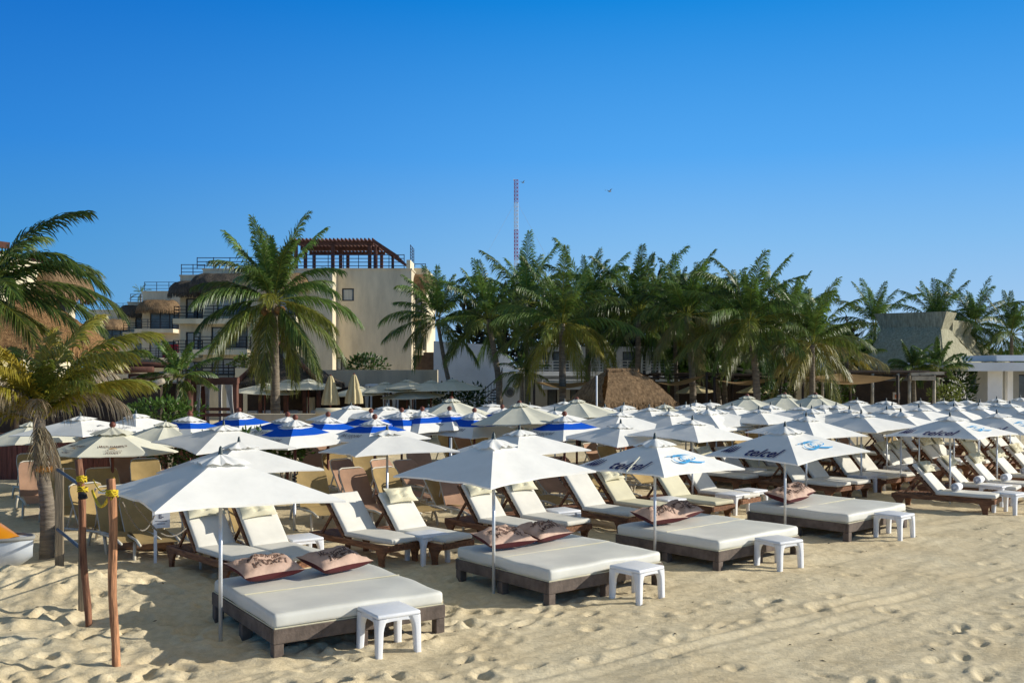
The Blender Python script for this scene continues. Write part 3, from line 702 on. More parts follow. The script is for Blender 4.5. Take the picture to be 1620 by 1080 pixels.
for u, v, l, r in ((300, 650, 'blue-banded parasol farthest left, before the bright green hedge', 20), (378, 644.4, 'blue-banded parasol below the curtained red timber cabana', 15), (455, 651, 'blue-banded parasol just right of the tall palm trunk', 5),
                   (519, 651, 'blue-banded parasol below the left closed yellow parasol', 0), (593, 654.4, 'blue-banded parasol behind the tip of the white one over the loungers', 0), (587, 645.5, 'blue-banded parasol mostly hidden, below the right closed yellow parasol', 15),
                   (635.5, 644.5, 'blue-banded parasol left of a near twin, with only its top showing', 10), (668, 642.7, 'blue-banded parasol with clear lettering left of the big cream octagon', 0), (711, 642, 'small-looking blue-banded parasol in front of the big cream octagon', 8),
                   (750.5, 644.7, 'blue-banded parasol directly behind the large middle white one, lettering clear', 0), (794.5, 639.5, 'blue-banded parasol right of the big cream octagon', 10), (893, 650, 'blue-banded parasol farthest right', -5),
                   (467, 655.5, 'blue-banded parasol whose brown ball shows behind another near the palm trunk', 5)):
    U(u, v, 'b', l, None, r, 1.98 if v > 643 else 2.0)
for u, v, l in ((714, 626.7, 'big cream octagonal parasol behind the blue ones, before the white wall'), (821.5, 633, 'big cream octagonal parasol below the round window'), (912.6, 627.5, 'big cream octagonal parasol at the left foot of the thatched hut'),
                (1182, 622.6, 'big pale octagonal parasol below the leaning palm trunk in the middle'), (1241.5, 620, 'big pale octagonal parasol below a thin straight palm trunk'), (1290, 620.4, 'big pale octagonal parasol farthest right of its kind')):
    U(u, v, 'c', l, None, 12, 2.2)
WH = [(555.5, 635.5, 'white parasol below the two closed yellow ones'), (612, 636.7, 'white parasol between the closed yellow ones and the shaded terrace'), (646.7, 641, 'small cream-white parasol top behind blue-banded neighbours'),
 (678, 638.5, 'white parasol top left of the big cream octagon'), (778, 633, 'white parasol with crumpled top right of the big cream octagon'), (838, 635, 'white parasol behind the cream octagon under the round window'),
 (893, 630, 'bluish white parasol left of the octagon at the thatched hut'), (878, 643, 'white parasol just behind the rightmost blue-banded one'), (957, 638, 'white parasol left of centre under the thatched hut'),
 (987, 635.5, 'bluish white parasol under the middle of the thatched hut'), (982, 645, 'white parasol in front of the terracotta bar box'), (1027, 638.5, 'white parasol under the right part of the thatched hut'),
 (1051, 636.5, 'cream parasol at the right end of the thatched hut'), (1058.5, 644, 'white parasol right of the terracotta bar box'), (1085, 634.5, 'white parasol just right of the thatched hut, rear of two'),
 (1093, 637.5, 'white parasol just right of the thatched hut, front of two'), (1101, 632, 'tiny white parasol behind those right of the thatched hut'), (1118.5, 642, 'wide white parasol right of the plain one between the lettered pair'),
 (1133, 641, 'white parasol touching the wide one behind the lettered pair'), (1123.5, 631.5, 'bluish white parasol left of the pale octagon by the leaning trunk'), (1158.5, 636, 'white parasol in front of the pale octagon by the leaning trunk'),
 (1200.7, 641, 'white parasol behind the second lettered one, left of its tip'), (1219, 635, 'white parasol between the first two pale octagons'), (1267, 637.5, 'white parasol below the middle pale octagon, right side'),
 (1275.5, 651, 'white parasol just right of the second lettered one with a dark strap'), (1284, 640.5, 'white parasol behind the strapped one right of the second lettered one'), (1302, 635, 'white parasol top below the rightmost pale octagon'),
 (1323, 635, 'white parasol right below the rightmost pale octagon'), (1344, 641, 'white parasol half hidden left of the wide one under the trellis'), (1362.6, 647, 'wide white parasol above the loungers behind the farthest daybed'),
 (1356, 628, 'bluish white parasol at the left foot of the trellis'), (1402, 629, 'bluish white parasol below the orange sign under the trellis'), (1411.5, 635.5, 'white parasol below the trellis, second layer from the back'),
 (1403, 641.5, 'white parasol left of the greyish one beside the third lettered parasol'), (1425, 645, 'greyish parasol touching the left of the third lettered one'), (1456, 629, 'white parasol beneath the right trellis posts, rear'),
 (1454, 638.5, 'white parasol beneath the right trellis posts, front'), (1493, 629, 'white parasol below the yellow-green shrub'), (1509, 637, 'white parasol directly behind the third lettered one'),
 (1530, 628, 'white parasol left of the white pavilion doorway'), (1550, 631, 'white parasol right before the pavilion window, rear'), (1548, 636, 'white parasol before the pavilion window, front'),
 (1577, 626, 'white parasol at the bright pavilion pillar, rear'), (1578, 632, 'white parasol at the bright pavilion pillar, front'), (1598, 633, 'white parasol right of the bright pavilion pillar'),
 (1614, 624.5, 'white parasol at the right picture edge, farthest back'), (1630, 642, 'white parasol cut by the right picture edge'), (1509, 629.5, 'small white parasol top right of the yellow-green shrub')]
for i, (u, v, l) in enumerate(WH):
    rg = random.Random(i * 3 + 1)
    U(u, v, 'k' if 'cream' in l and 'white' not in l else 'w', l, None, -4 + rg.uniform(-9, 9), 2.0, (strap_dark,) if 'dark strap' in l else ())
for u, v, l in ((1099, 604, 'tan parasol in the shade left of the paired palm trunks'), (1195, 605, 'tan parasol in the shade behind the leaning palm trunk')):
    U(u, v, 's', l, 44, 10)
for u, v, l in ((419, 603, 'greyish terrace parasol left of the tall palm trunk'), (455.5, 598, 'terrace parasol right of the tall palm trunk, under a brown knob'), (488, 597, 'pale wide terrace parasol before the dark thatched restaurant'),
                (565.5, 608, 'greenish terrace parasol under the right closed yellow parasol'), (609, 602, 'greenish terrace parasol above the curtained white cabanas, left'), (644, 598, 'greenish terrace parasol above the curtained white cabanas, middle'),
                (653, 610, 'low greenish terrace parasol beneath two higher ones'), (682, 599, 'greenish terrace parasol left of the widest shaded one'), (715.5, 597, 'wide greenish terrace parasol before the white wall')):
    U(u, v, 'g', l, 42, 12)
for u, v, l in ((523, 592, 'closed yellow parasol, left of the two'), (560, 590, 'closed yellow parasol, right of the two')):
    Y = 36; x = xa(u, Y); zt = za(v, Y)
    t = thing('closed_umbrella', l, 'parasol', (x, Y, 0), 0, 'closed yellow parasols')
    MB().tube([(0, 0, 0), (0, 0, zt)], .03, 8).build('pole', 'wood_red', t, True)
    mb = MB()
    def f(a, s):
        g = 2 * math.pi * a; r = (.05 + .26 * s ** .8) * (1 + .22 * math.sin(8 * g)) * (1 if s < .8 else 1 - .5 * (s - .8))
        if .42 < s < .55 and u > 540: r *= .9
        return (r * math.cos(g), r * math.sin(g), zt - .05 - s * 1.05)
    mb.grid(f, 48, 14).build('canopy', 'canvas_sand', t, True)

# ------------------------------------------------------------------ teak loungers
L = lounger
L(311, 865, 'lounger with a cream pillow seen left of the nearest parasol pole')
L(397, 863, 'lounger with a plump cream pillow right of the nearest parasol pole')
L(546, 841, 'lounger without a pillow, shadow line across its back, left of the middle', False)
L(628, 838, 'lounger with a sharply two-toned cream pillow behind the small table')
L(757, 820, 'lounger directly behind the middle parasol pole, cream pillow')
L(824, 814, 'lounger with orange-lit frame right of the middle parasol pole')
L(922, 801, 'lounger without a pillow under the right tip of the large middle parasol', False)
L(972, 792, 'cream lounger with pillow left of the first lettered parasol', True, cream_=True)
L(1060, 785, 'all-cream lounger behind the leaning pole of the first lettered parasol', False, cream_=True)
L(1105, 775, 'lounger right of the leaning pole of the first lettered parasol')
L(1118, 747, 'flat shaded lounger behind the lit edge of the first lettered parasol', True)
L(1154, 743, 'lounger with a short lit back right of the first lettered parasol', False)
L(1189, 739, 'cream lounger left under the second lettered parasol, stained back', False, cream_=True)
L(1215, 735, 'white lounger under the second lettered parasol, second of its pair', False)
L(1254.6, 758.5, 'lounger directly behind the pole of the second lettered parasol')
L(1287, 755, 'lounger right of the pole of the second lettered parasol')
L(1337, 747, 'lounger behind the farthest daybed, left of its pole')
L(1367, 744, 'lounger behind the farthest daybed, right of its pole')
L(1299, 725, 'far lounger half hidden behind the second lettered parasol', False)
L(1340, 713, 'far lounger under the wide white parasol, left one', False)
L(1396, 706, 'far lounger in the gap left of the third lettered parasol, first of two', False)
L(1413, 703, 'far lounger in the gap left of the third lettered parasol, second of two', False)
L(1411, 736, 'lounger left of the third lettered parasol, near one of its pair')
L(1432, 734, 'lounger left of the third lettered parasol, far one of its pair')
L(1443, 710, 'far lounger under the left tip of the third lettered parasol', False)
L(1459, 699, 'farther lounger under the left tip of the third lettered parasol', False)
L(1475, 727, 'lounger behind the toweled pair, left one, pillow lit')
L(1494, 725, 'lounger behind the toweled pair, right one, pillow lit')
o, a = L(1482, 777, 'nearest toweled lounger, red-brown frame in full view', ang=-41); towel(o, a, 'rolled white towel on the nearest toweled lounger')
o, a = L(1519, 765, 'lounger just behind the nearest toweled one', ang=-41); towel(o, a, 'rolled white towel on the lounger behind the nearest toweled one')
o, a = L(1562, 761, 'toweled lounger at the right edge, near one of its pair', ang=-41); towel(o, a, 'rolled white towel left of the right pole')
o, a = L(1594, 750, 'toweled lounger at the right edge, far one of its pair', ang=-41); towel(o, a, 'rolled white towel farthest right')
L(1537, 719, 'yellowish lounger right of the third lettered parasol pole', True, cream_=True)
L(1556, 705, 'far lounger behind the right tip of the third lettered parasol', False)
L(1587, 713, 'lounger under the fourth lettered parasol, left one')
L(1607, 709, 'lounger under the fourth lettered parasol, right one')
L(1622, 740, 'lounger cut by the right picture edge', True)

# ------------------------------------------------------------------ tan sling loungers
SL = [(48, 720, 'tan lounger back at far left behind the palm trunk', 0, 0), (54, 732, 'pinkish-tan lounger back touching the palm trunk on its left', 1, 0), (103, 720, 'olive-tan lounger back right of the palm trunk, upper', 0, 0),
 (95, 745, 'tan lounger back hidden behind the square timber', 0, 0), (160, 743, 'shaded tan lounger back between the two round posts', 0, 0), (134, 768, 'large olive-tan lounger back behind the round post with yellow rope', 0, 0),
 (194, 718, 'pinkish-tan lounger back under the brown-lettered parasol', 1, 0), (229, 728, 'tan lounger back right under the brown-lettered parasol with diagonal shadow', 0, 0), (240, 717, 'pinkish lounger back behind the one with diagonal shadow', 1, 0),
 (217, 784, 'low tan lounger behind the white notice', 0, 1), (178, 772, 'tan lounger back right behind the front round post', 0, 0), (385, 784, 'low tan lounger behind the pillow of a cream lounger', 0, 1), (310, 790, 'low tan lounger behind the nearest parasol', 0, 1),
 (555, 743, 'pinkish draped lounger back left of the white parasol pole', 1, 0), (606, 742, 'olive-tan lounger back behind a brown pole', 0, 0), (638, 727, 'reclined pinkish-tan lounger right of the white parasol pole', 1, 1),
 (680, 742, 'olive-tan lounger back left of the roped metal post', 0, 0), (714, 743, 'pinkish-tan lounger back behind the roped metal post', 1, 0), (538, 729, 'brown shaded lounger back left of the brown pole', 1, 0),
 (528, 719, 'olive-tan lounger back under the white parasol left tip', 0, 0), (487, 711, 'pinkish lounger by the green bush', 1, 0), (490, 744, 'tan lounger under the edge of the nearest parasol', 0, 0), (500, 700, 'tan lounger behind the one by the green bush', 1, 0),
 (702, 689, 'tan lounger under the lettering of a blue-banded parasol', 0, 0), (728, 689, 'pinkish-tan lounger under a blue-banded parasol', 1, 0), (756, 689, 'olive-tan lounger right under a blue-banded parasol', 0, 0), (600, 729, 'tan lounger shaded by the white parasol over the loungers', 1, 0),
 (932, 703, 'pinkish-tan lounger below the plain white parasol, left', 1, 0), (957, 707, 'olive-tan lounger below the plain white parasol, right', 0, 0), (1105, 697, 'tan lounger below the plain parasol between the lettered pair, left', 0, 0),
 (1128, 694, 'tan lounger below the plain parasol between the lettered pair, middle', 1, 0), (1150, 690, 'tan lounger below the plain parasol between the lettered pair, right', 0, 0), (1168, 688, 'tan lounger left of the second lettered parasol tip', 0, 0),
 (775, 738, 'tan lounger seen under the large middle parasol, left', 1, 1), (812, 742, 'tan lounger seen under the large middle parasol, behind its second pole', 0, 1), (850, 737, 'pinkish-tan lounger under the right half of the large middle parasol', 1, 1), (905, 735, 'tan lounger left of the pillowless lounger', 0, 1),
 (880, 722, 'shaded tan lounger between white parasol edges', 1, 1), (990, 726, 'tan lounger behind the cream lounger left of the lettered parasol', 0, 1), (1305, 692, 'yellow-tan lounger under the strapped white parasol', 0, 0), (1330, 690, 'tan lounger right under the strapped white parasol', 1, 0),
 (1185, 684, 'far tan lounger above the second lettered parasol', 0, 0), (1405, 690, 'far tan lounger left of the third lettered parasol', 0, 0), (660, 712, 'tan lounger back under the rim of a blue-banded parasol', 1, 0), (575, 716, 'tan lounger left behind the white parasol', 0, 0)]
for u, v, l, p, lo in SL: sling(u, v, l, bool(p), bool(lo))
# ------------------------------------------------------------------ coconut palms
def frond(mb, rg, base, az, e0, L, droop, nlf, tint, lf=.20, dense=1.0, hang=1.0, w=.030):
    lf *= 1.42; w *= 1.12; nlf = int(nlf * 1.75); n = 14; p = Vector(base); pts, tan = [], []
    for i in range(n + 1):
        t = i / n; el = e0 - droop * t ** 1.35
        d = Vector((math.cos(el) * math.cos(az + .12 * t * t), math.cos(el) * math.sin(az + .12 * t * t), math.sin(el))); pts.append(p.copy()); tan.append(d); p = p + d * (L / n)
    rt = (tint[0] * .6 + .4, min(1, tint[1] + .35), tint[2])
    mb.tube(pts, [max(.004, .030 * L / 4 * (1 - .9 * i / n)) for i in range(n + 1)], 4, False, rt)
    s = Vector((math.sin(az), -math.cos(az), 0))
    for j in range(nlf):
        t = .14 + .86 * (j + rg.uniform(-.3, .3)) / nlf; t = min(max(t, .10), .995); k = t * n; i = min(int(k), n - 1); f = k - i
        q = pts[i].lerp(pts[i + 1], f); d = tan[i].lerp(tan[i + 1], f).normalized(); nn = s.cross(d)
        ll = lf * L * (math.sin(math.pi * (.16 + .74 * t)) ** .8) * rg.uniform(.85, 1.1)
        for side in (-1, 1):
            if rg.random() > dense: continue
            dr = (s * side * (.70 - .28 * t) + d * (.62 + .5 * t) + nn * rg.uniform(.02, .32)).normalized()
            g = hang * rg.uniform(.45, 1.05)
            def at(x): return q + dr * ll * x * (1 - .20 * g * x) - Vector((0, 0, g * ll * .62 * x * x))
            m1, m2, tp = at(.38), at(.72), at(1.0)
            wd = d * w * (L / 4) ** .5 + nn * rg.uniform(-.012, .012)
            c = (min(1, max(0, tint[0] + rg.uniform(-.38, .38))), min(1, max(0, tint[1] + rg.uniform(-.08, .10))), min(1, max(0, tint[2] + rg.uniform(-.08, .08))))
            mb.add([q - wd * .4, q + wd * .4, m1 + wd * .8, m1 - wd * .8, m2 + wd * .55, m2 - wd * .55, tp], [(0, 1, 2, 3), (3, 2, 4, 5), (5, 4, 6)], c)
def crown(mb, rg, c, L, nf=26, nlf=44, lo=-62, hi=84, yellow=.10, dry=.0, az0=0.0, lean=(0, 0), lf=.20, w=.030):
    for i in range(nf):
        t = (i + .5) / nf; az = az0 + i * 2.39996 + rg.uniform(-.25, .25); e0 = R(hi + (lo - hi) * t ** 1.45 + rg.uniform(-8, 8))
        l = L * rg.uniform(.85, 1.08) * (1 if t > .15 else .70); dp = R(rg.uniform(18, 46)) if t < .3 else R(rg.uniform(40, 78)) if t < .7 else R(rg.uniform(26, 48))
        y = max(0, yellow * (.25 if t < .6 else 2.0) * rg.uniform(0, 1.6)); b = max(0, dry * (t > .72) * rg.uniform(.4, 1.2))
        frond(mb, rg, (c[0] + .10 * math.cos(az), c[1] + .10 * math.sin(az), c[2] + .12 * (1 - t)), az, e0, l, dp, nlf, (rg.uniform(.30, .95) * (1 - .40 * t), y, b), lf, 1.0, 1.0 + .5 * t, w)
def trunk_mesh(pts, r0, r1, rings):
    """pts: control points from the ground up"""
    P = []; n = rings
    for i in range(n + 1):
        t = i / n; k = t * (len(pts) - 1); a = min(int(k), len(pts) - 2); f = k - a
        g = lambda j: Vector(pts[min(max(j, 0), len(pts) - 1)])
        p0, p1, p2, p3 = g(a - 1), g(a), g(a + 1), g(a + 2)
        P.append(.5 * ((2 * p1) + (p2 - p0) * f + (2 * p0 - 5 * p1 + 4 * p2 - p3) * f * f + (3 * p1 - p0 - 3 * p2 + p3) * f ** 3))
    rr = [(r0 + (r1 - r0) * (i / n)) * (1 + .05 * (i % 2)) * (1 + .55 * max(0, 1 - i / n * 9) ** 2) for i in range(n + 1)]
    return MB().tube(P, rr, 12)
PALMS = []
def palm(label, Y, base_u, cr_u, cr_v, L, seed, r=.14, mid=None, nf=26, nlf=42, lo=-48, hi=86, yellow=.10, dry=0., nuts=False, group='palms behind the parasols', base_z=0., lf=.20):
    if group == 'palms behind the parasols' and seed != 3: L *= .92 + .08 * math.sin(seed * 2.3)
    rg = random.Random(seed); bx = xa(base_u, Y); cx, cz = xa(cr_u, Y), za(cr_v, Y)
    t = thing('palm_tree', label, 'palm', (bx, Y, base_z), 0, group)
    top = (cx - bx, rg.uniform(-.3, .3), cz - base_z)
    m = (top[0] * (mid if mid is not None else .62), top[1] * .5, top[2] * .5)
    trunk_mesh([(0, 0, -.3), m, top], r, r * .66, max(18, int(top[2] * 9))).build('trunk', 'trunk', t, True)
    mb = MB(); crown(mb, rg, top, L, nf, nlf, lo, hi, yellow, dry, seed * 1.3, lf=lf); mb.build('crown', 'frond', t)
    if nuts:
        for k in range(7):
            a = k * .9; c = (top[0] + .32 * math.cos(a), top[1] + .32 * math.sin(a), top[2] - .30 - .06 * (k % 3))
            MB().lathe([(.001, .16), (.07, .13), (.12, .04), (.11, -.06), (.05, -.13), (.001, -.15)], 10, c).build('coconut', 'thatch_orange', t, True)
    return t
palm('tall palm in front of the cream hotel, left of the dark thatched restaurant', 36, 437, 434, 478, 3.15, 3, .19, nf=40, nlf=54, lo=-66, yellow=.16, nuts=True, mid=.4)
palm('palm leaning beside the hotel, crown low over the white wall', 46, 734, 692, 505, 3.0, 4, .12, lo=-42, yellow=.05)
palm('dark palm with spreading crown left of the round window', 44, 792, 772, 505, 3.2, 5, .16, lo=-40, yellow=.05, mid=.2)
palm('palm directly below the red and white mast', 49, 836, 832, 480, 3.6, 6, .14, yellow=.04)
palm('palm with yellow drooping fronds left of the thatched hut', 41, 891, 889, 512, 3.5, 7, .17, nf=30, yellow=.18, lo=-60)
palm('palm close behind the yellow-fronded one, its top to the right', 47, 930, 930, 490, 3.9, 8, .15, yellow=.05)
palm('tallest palm, rising straight over the thatched hut', 45, 1007, 1010, 498, 3.7, 9, .16, nf=30, lo=-52, yellow=.08)
palm('palm right of the hut with a slightly bent trunk', 42, 1097, 1086, 500, 3.4, 10, .16, nf=30, lo=-54, yellow=.10, dry=.3, mid=.15)
palm('palm behind the twin thin trunks', 48, 1073, 1066, 505, 3.6, 31, .12, yellow=.04)
palm('dark palm behind the two close-set thin trunks', 47, 1150, 1143, 508, 3.3, 11, .13, yellow=.06)
palm('thin-trunked palm left of the dark one, lower crown', 49, 1143, 1128, 515, 3.2, 32, .12, yellow=.05)
palm('palm with the strongly leaning trunk right of the middle', 40, 1199, 1186, 508, 3.2, 12, .17, nf=28, lo=-50, yellow=.10, mid=.2)
palm('palm with a thin straight trunk, second from the right end of the row', 44, 1226, 1240, 515, 3.0, 13, .11, yellow=.07)
palm('palm at the right end of the row, with low yellowish fronds', 40, 1286, 1282, 545, 2.8, 14, .14, nf=28, lo=-54, yellow=.22, dry=.3)
palm('bushy palm between two trunks at the right of the row', 50, 1262, 1262, 515, 3.0, 33, .12, yellow=.06)
G2 = 'palms around the thatched house'
palm('palm behind the left end of the thatched house roof', 68, 1386, 1386, 515, 3.6, 15, .15, group=G2, yellow=.05)
palm('palm rising behind the gap between both thatched roofs', 72, 1478, 1480, 510, 3.8, 16, .15, group=G2, yellow=.04)
palm('palm behind the right thatched roof', 72, 1543, 1541, 515, 3.9, 17, .15, group=G2, yellow=.04)
palm('palm at the right picture edge behind the white pavilion', 70, 1602, 1598, 530, 3.6, 18, .15, group=G2, yellow=.04)
palm('low young palm in front of the shaded thatched roof, left', 48, 1448, 1446, 584, 1.35, 19, .12, group=G2, yellow=.08, lo=-40)
palm('low young palm in front of the lit thatched roof, right', 48, 1488, 1486, 584, 1.5, 20, .12, group=G2, yellow=.12, lo=-40)
palm('yellowish young palm left of the shaded thatched roof', 52, 1346, 1338, 572, 1.9, 21, .12, group=G2, yellow=.32, dry=.4)
palm('small bright palm beside the curtained red timber cabana', 30, 268, 278, 598, 1.25, 22, .08, group='garden palms', yellow=.05, lo=-45, nf=22, base_z=.3)
palm('little palm on the roof terrace of the far hotel wing', 140, 222, 222, 464, 1.6, 23, .15, group='garden palms', nf=14, nlf=20, base_z=9)
palm('grey-green spiky palm in shade right of the round window', 43, 826, 827, 590, 1.3, 24, .08, group='garden palms', yellow=.1, nf=18, nlf=26)
palm('bright fan of fronds low between the trunks at the right', 50, 1254, 1250, 572, 1.9, 25, .1, group='garden palms', yellow=.25, nf=14, nlf=34, lo=0)

# the short palm at the left, with its skirt of dead fronds
t = thing('palm_tree', 'short leaning palm at far left with yellow fronds and a hanging dead skirt', 'palm', (xa(72, 15.6), 15.6, 0), 0, 'palms by the rope posts')
cx, cz = xa(62, 15.6) - xa(72, 15.6), za(655, 15.6)
trunk_mesh([(0, 0, -.3), (.03, 0, .75), (cx + .02, 0, 1.55), (cx, 0, cz)], .115, .085, 34).build('trunk', 'trunk', t, True)
rg = random.Random(41); mb = MB()
specs = [(12, 60, 2.0, 58, .15), (62, 58, 2.0, 70, .55), (150, 40, 2.0, 70, .30), (200, 54, 1.9, 66, .85), (270, 62, 1.7, 72, .75), (320, 50, 1.75, 70, .30), (-8, 44, 1.9, 62, .70), (178, 24, 1.9, 60, .6), (100, 76, 1.9, 50, .65), (240, 80, 1.6, 60, .9), (300, 70, 1.5, 66, .2), (35, 44, 1.9, 60, .35), (130, 66, 1.9, 60, .25), (18, 70, 2.4, 76, .5), (340, 64, 2.2, 80, .45), (210, 68, 2.2, 70, .9), (165, 70, 2.3, 78, .8), (255, 48, 2.0, 88, .6), (60, 80, 2.2, 60, .5)]
for az, e, L_, dp, yl in specs: frond(mb, rg, (cx, 0, cz - .15), R(az), R(e), L_, R(dp), 56, (rg.uniform(.3, .7), yl, 0), .21, 1, 1.1, .026)
mb.build('crown', 'frond', t)
mb = MB()
for k in range(17):
    az = k * 2.4 + .3; frond(mb, rg, (cx, 0, cz - .05), az, R(rg.uniform(38, 74)) if k % 5 else R(-60), rg.uniform(1.2, 1.75) if k % 5 else .9, R(rg.uniform(85, 118)) if k % 5 else R(25), 30, (.4, .15, rg.uniform(.75, 1.0)), .22, .85, 1.9, .020)
mb.build('dead_skirt', 'frond', t)
# the taller palm mostly out of the frame on the left
t = thing('palm_tree', 'larger dark palm at the left edge, its fronds reaching across the sky', 'palm', (xa(-52, 18.5), 18.5, 0), 0, 'palms by the rope posts')
cx, cz = xa(-28, 18.5) - xa(-52, 18.5), za(468, 18.5)
trunk_mesh([(0, 0, -.3), (.05, 0, 2.2), (cx, 0, cz)], .17, .12, 36).build('trunk', 'trunk', t, True)
rg = random.Random(43); mb = MB()
specs = [(8, 66, 2.55, 62, .02), (-5, 38, 2.5, 84, .05), (20, 22, 2.6, 72, .08), (2, 12, 2.4, 70, .1), (345, 52, 2.3, 95, .05), (350, 4, 2.2, 60, .05), (40, 44, 2.3, 72, .05), (75, 60, 2.3, 60, .05), (110, 34, 2.2, 70, .1), (160, 55, 2.3, 60, .05), (200, 20, 2.2, 70, .1), (250, 40, 2.2, 70, .05), (285, 62, 2.1, 66, .05), (310, 22, 2.2, 66, .05), (325, -10, 2.0, 45, .1), (15, -22, 2.0, 40, .3), (270, -20, 2., 40, .3), (300, 0, 2.1, 55, .05)]
for az, e, L_, dp, yl in specs: frond(mb, rg, (cx, 0, cz), R(az), R(e), L_, R(dp), 60, (rg.uniform(.1, .45), yl, 0), .21, 1, 1.0, .026)
mb.build('crown', 'frond', t)

# ------------------------------------------------------------------ shrubs and the green mass behind
def leaf_cloud(mb, rg, c, rad, n, size, tint=(.5, .05, 0), flat=.8):
    for k in range(n):
        while True:
            p = Vector((rg.uniform(-1, 1), rg.uniform(-1, 1), rg.uniform(-1, 1)))
            if .35 < p.length < 1: break
        lump = 1 + .35 * mnoise.noise(p * 2.2 + Vector(c))
        q = Vector(c) + Vector((p.x * rad[0], p.y * rad[1], p.z * rad[2])) * lump
        d = (p + Vector((rg.uniform(-.8, .8), rg.uniform(-.8, .8), rg.uniform(-.2, 1.0)))).normalized(); s = d.cross(Vector((rg.uniform(-1, 1), rg.uniform(-1, 1), rg.uniform(-1, 1)))).normalized()
        l = size * rg.uniform(.6, 1.3)
        mb.add([q, q + d * l * .5 + s * l * .22, q + d * l, q + d * l * .5 - s * l * .22], [(0, 1, 2, 3)], (min(1, max(0, tint[0] + rg.uniform(-.35, .35))), max(0, tint[1] + rg.uniform(-.05, .1)), tint[2]))
def shrub(label, u, v, Y, rad, n, size, tint=(.6, .03, 0), name='shrub', group='shrubs by the beach club'):
    x, z = xa(u, Y), za(v, Y); t = thing(name, label, 'shrub', (x, Y, 0), 0, group)
    mb = MB(); leaf_cloud(mb, random.Random(int(u * 3)), (0, 0, z), rad, n, size, tint); mb.build('foliage', 'leaf', t)
    st = MB()
    for k in range(5): st.tube([(.05 * math.cos(k), .05 * math.sin(k), -.05), (rad[0] * .35 * math.cos(k * 1.3), rad[1] * .35 * math.sin(k * 1.3), z)], [.03, .012], 5)
    st.build('stem', 'trunk', t)
shrub('bright green hedge before the dark pergola opening', 258, 655, 26.5, (1.0, .6, .42), 900, .16, (.9, .04, 0))
shrub('green bush under the small cream parasol', 300, 712, 22.5, (1.0, .5, .38), 700, .15, (.7, .04, 0))
shrub('green bush behind the parasol over the nearest daybed', 400, 708, 22.5, (.9, .5, .4), 700, .15, (.7, .04, 0))
shrub('glossy bush under the rims of the blue-banded parasols', 452, 708, 23.0, (.55, .5, .42), 500, .15, (.9, .06, 0))
shrub('yellow-green shrub below the right trellis posts', 1497, 624, 44, (.75, .5, .42), 500, .17, (.9, .5, 0))
shrub('round clipped bush at the foot of a thin straight palm trunk', 1227, 624, 41, (.8, .6, .55), 600, .16, (.3, .0, 0))
shrub('spiky green plant under the dark trellis', 1322, 622, 44, (.7, .6, .6), 500, .3, (.5, .1, 0))
shrub('dark climbing plant beside the white pavilion', 1519, 610, 50, (.8, .6, 1.5), 900, .25, (.2, .0, 0))
shrub('dark bush on the wall ledge of the cream tower', 578, 577, 72, (1.5, .6, .7), 500, .35, (.2, .0, 0))
shrub('shrub on the balcony left of the dark thatched restaurant', 398, 572, 74, (1.6, .6, .5), 400, .35, (.5, .25, 0))
for u, l in ((696, 'dark red-leaved plant before the white wall, left'), (732, 'dark plant at the foot of the leaning palm'), (752, 'dark plant before the white wall, right')):
    shrub(l, u, 628, 45, (.45, .4, .55), 260, .22, (.15, .0, .25 if 'red' in l else 0))
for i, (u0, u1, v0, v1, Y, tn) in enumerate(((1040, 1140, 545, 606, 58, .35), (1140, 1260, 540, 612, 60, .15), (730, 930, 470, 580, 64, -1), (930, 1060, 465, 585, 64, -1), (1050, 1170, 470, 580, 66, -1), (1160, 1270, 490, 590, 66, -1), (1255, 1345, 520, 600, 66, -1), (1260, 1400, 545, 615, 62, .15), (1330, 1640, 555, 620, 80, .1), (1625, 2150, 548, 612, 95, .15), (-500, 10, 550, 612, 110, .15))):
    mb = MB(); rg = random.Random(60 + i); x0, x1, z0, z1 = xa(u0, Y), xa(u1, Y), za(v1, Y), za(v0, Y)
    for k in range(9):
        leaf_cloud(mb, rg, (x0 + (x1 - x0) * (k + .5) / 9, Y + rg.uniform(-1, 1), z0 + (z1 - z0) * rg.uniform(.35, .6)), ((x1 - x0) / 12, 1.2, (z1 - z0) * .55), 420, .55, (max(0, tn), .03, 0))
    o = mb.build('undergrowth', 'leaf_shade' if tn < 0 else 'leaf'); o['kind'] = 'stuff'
# ------------------------------------------------------------------ buildings
def wall_front(mb, x0, x1, z0, z1, y, holes, dep=.25):
    """a wall facing the beach (-Y) with openings, their reveals and nothing behind"""
    xs_ = sorted({x0, x1, *[h[0] for h in holes], *[h[1] for h in holes]}); zs_ = sorted({z0, z1, *[h[2] for h in holes], *[h[3] for h in holes]})
    for i in range(len(xs_) - 1):
        for j in range(len(zs_) - 1):
            cx, cz = (xs_[i] + xs_[i + 1]) / 2, (zs_[j] + zs_[j + 1]) / 2
            if any(h[0] < cx < h[1] and h[2] < cz < h[3] for h in holes): continue
            mb.add([(xs_[i], y, zs_[j]), (xs_[i + 1], y, zs_[j]), (xs_[i + 1], y, zs_[j + 1]), (xs_[i], y, zs_[j + 1])], [(0, 1, 2, 3)])
    for a, b, c, d in holes:
        mb.add([(a, y, c), (b, y, c), (b, y, d), (a, y, d), (a, y + dep, c), (b, y + dep, c), (b, y + dep, d), (a, y + dep, d)], [(0, 4, 5, 1), (1, 5, 6, 2), (2, 6, 7, 3), (3, 7, 4, 0)])
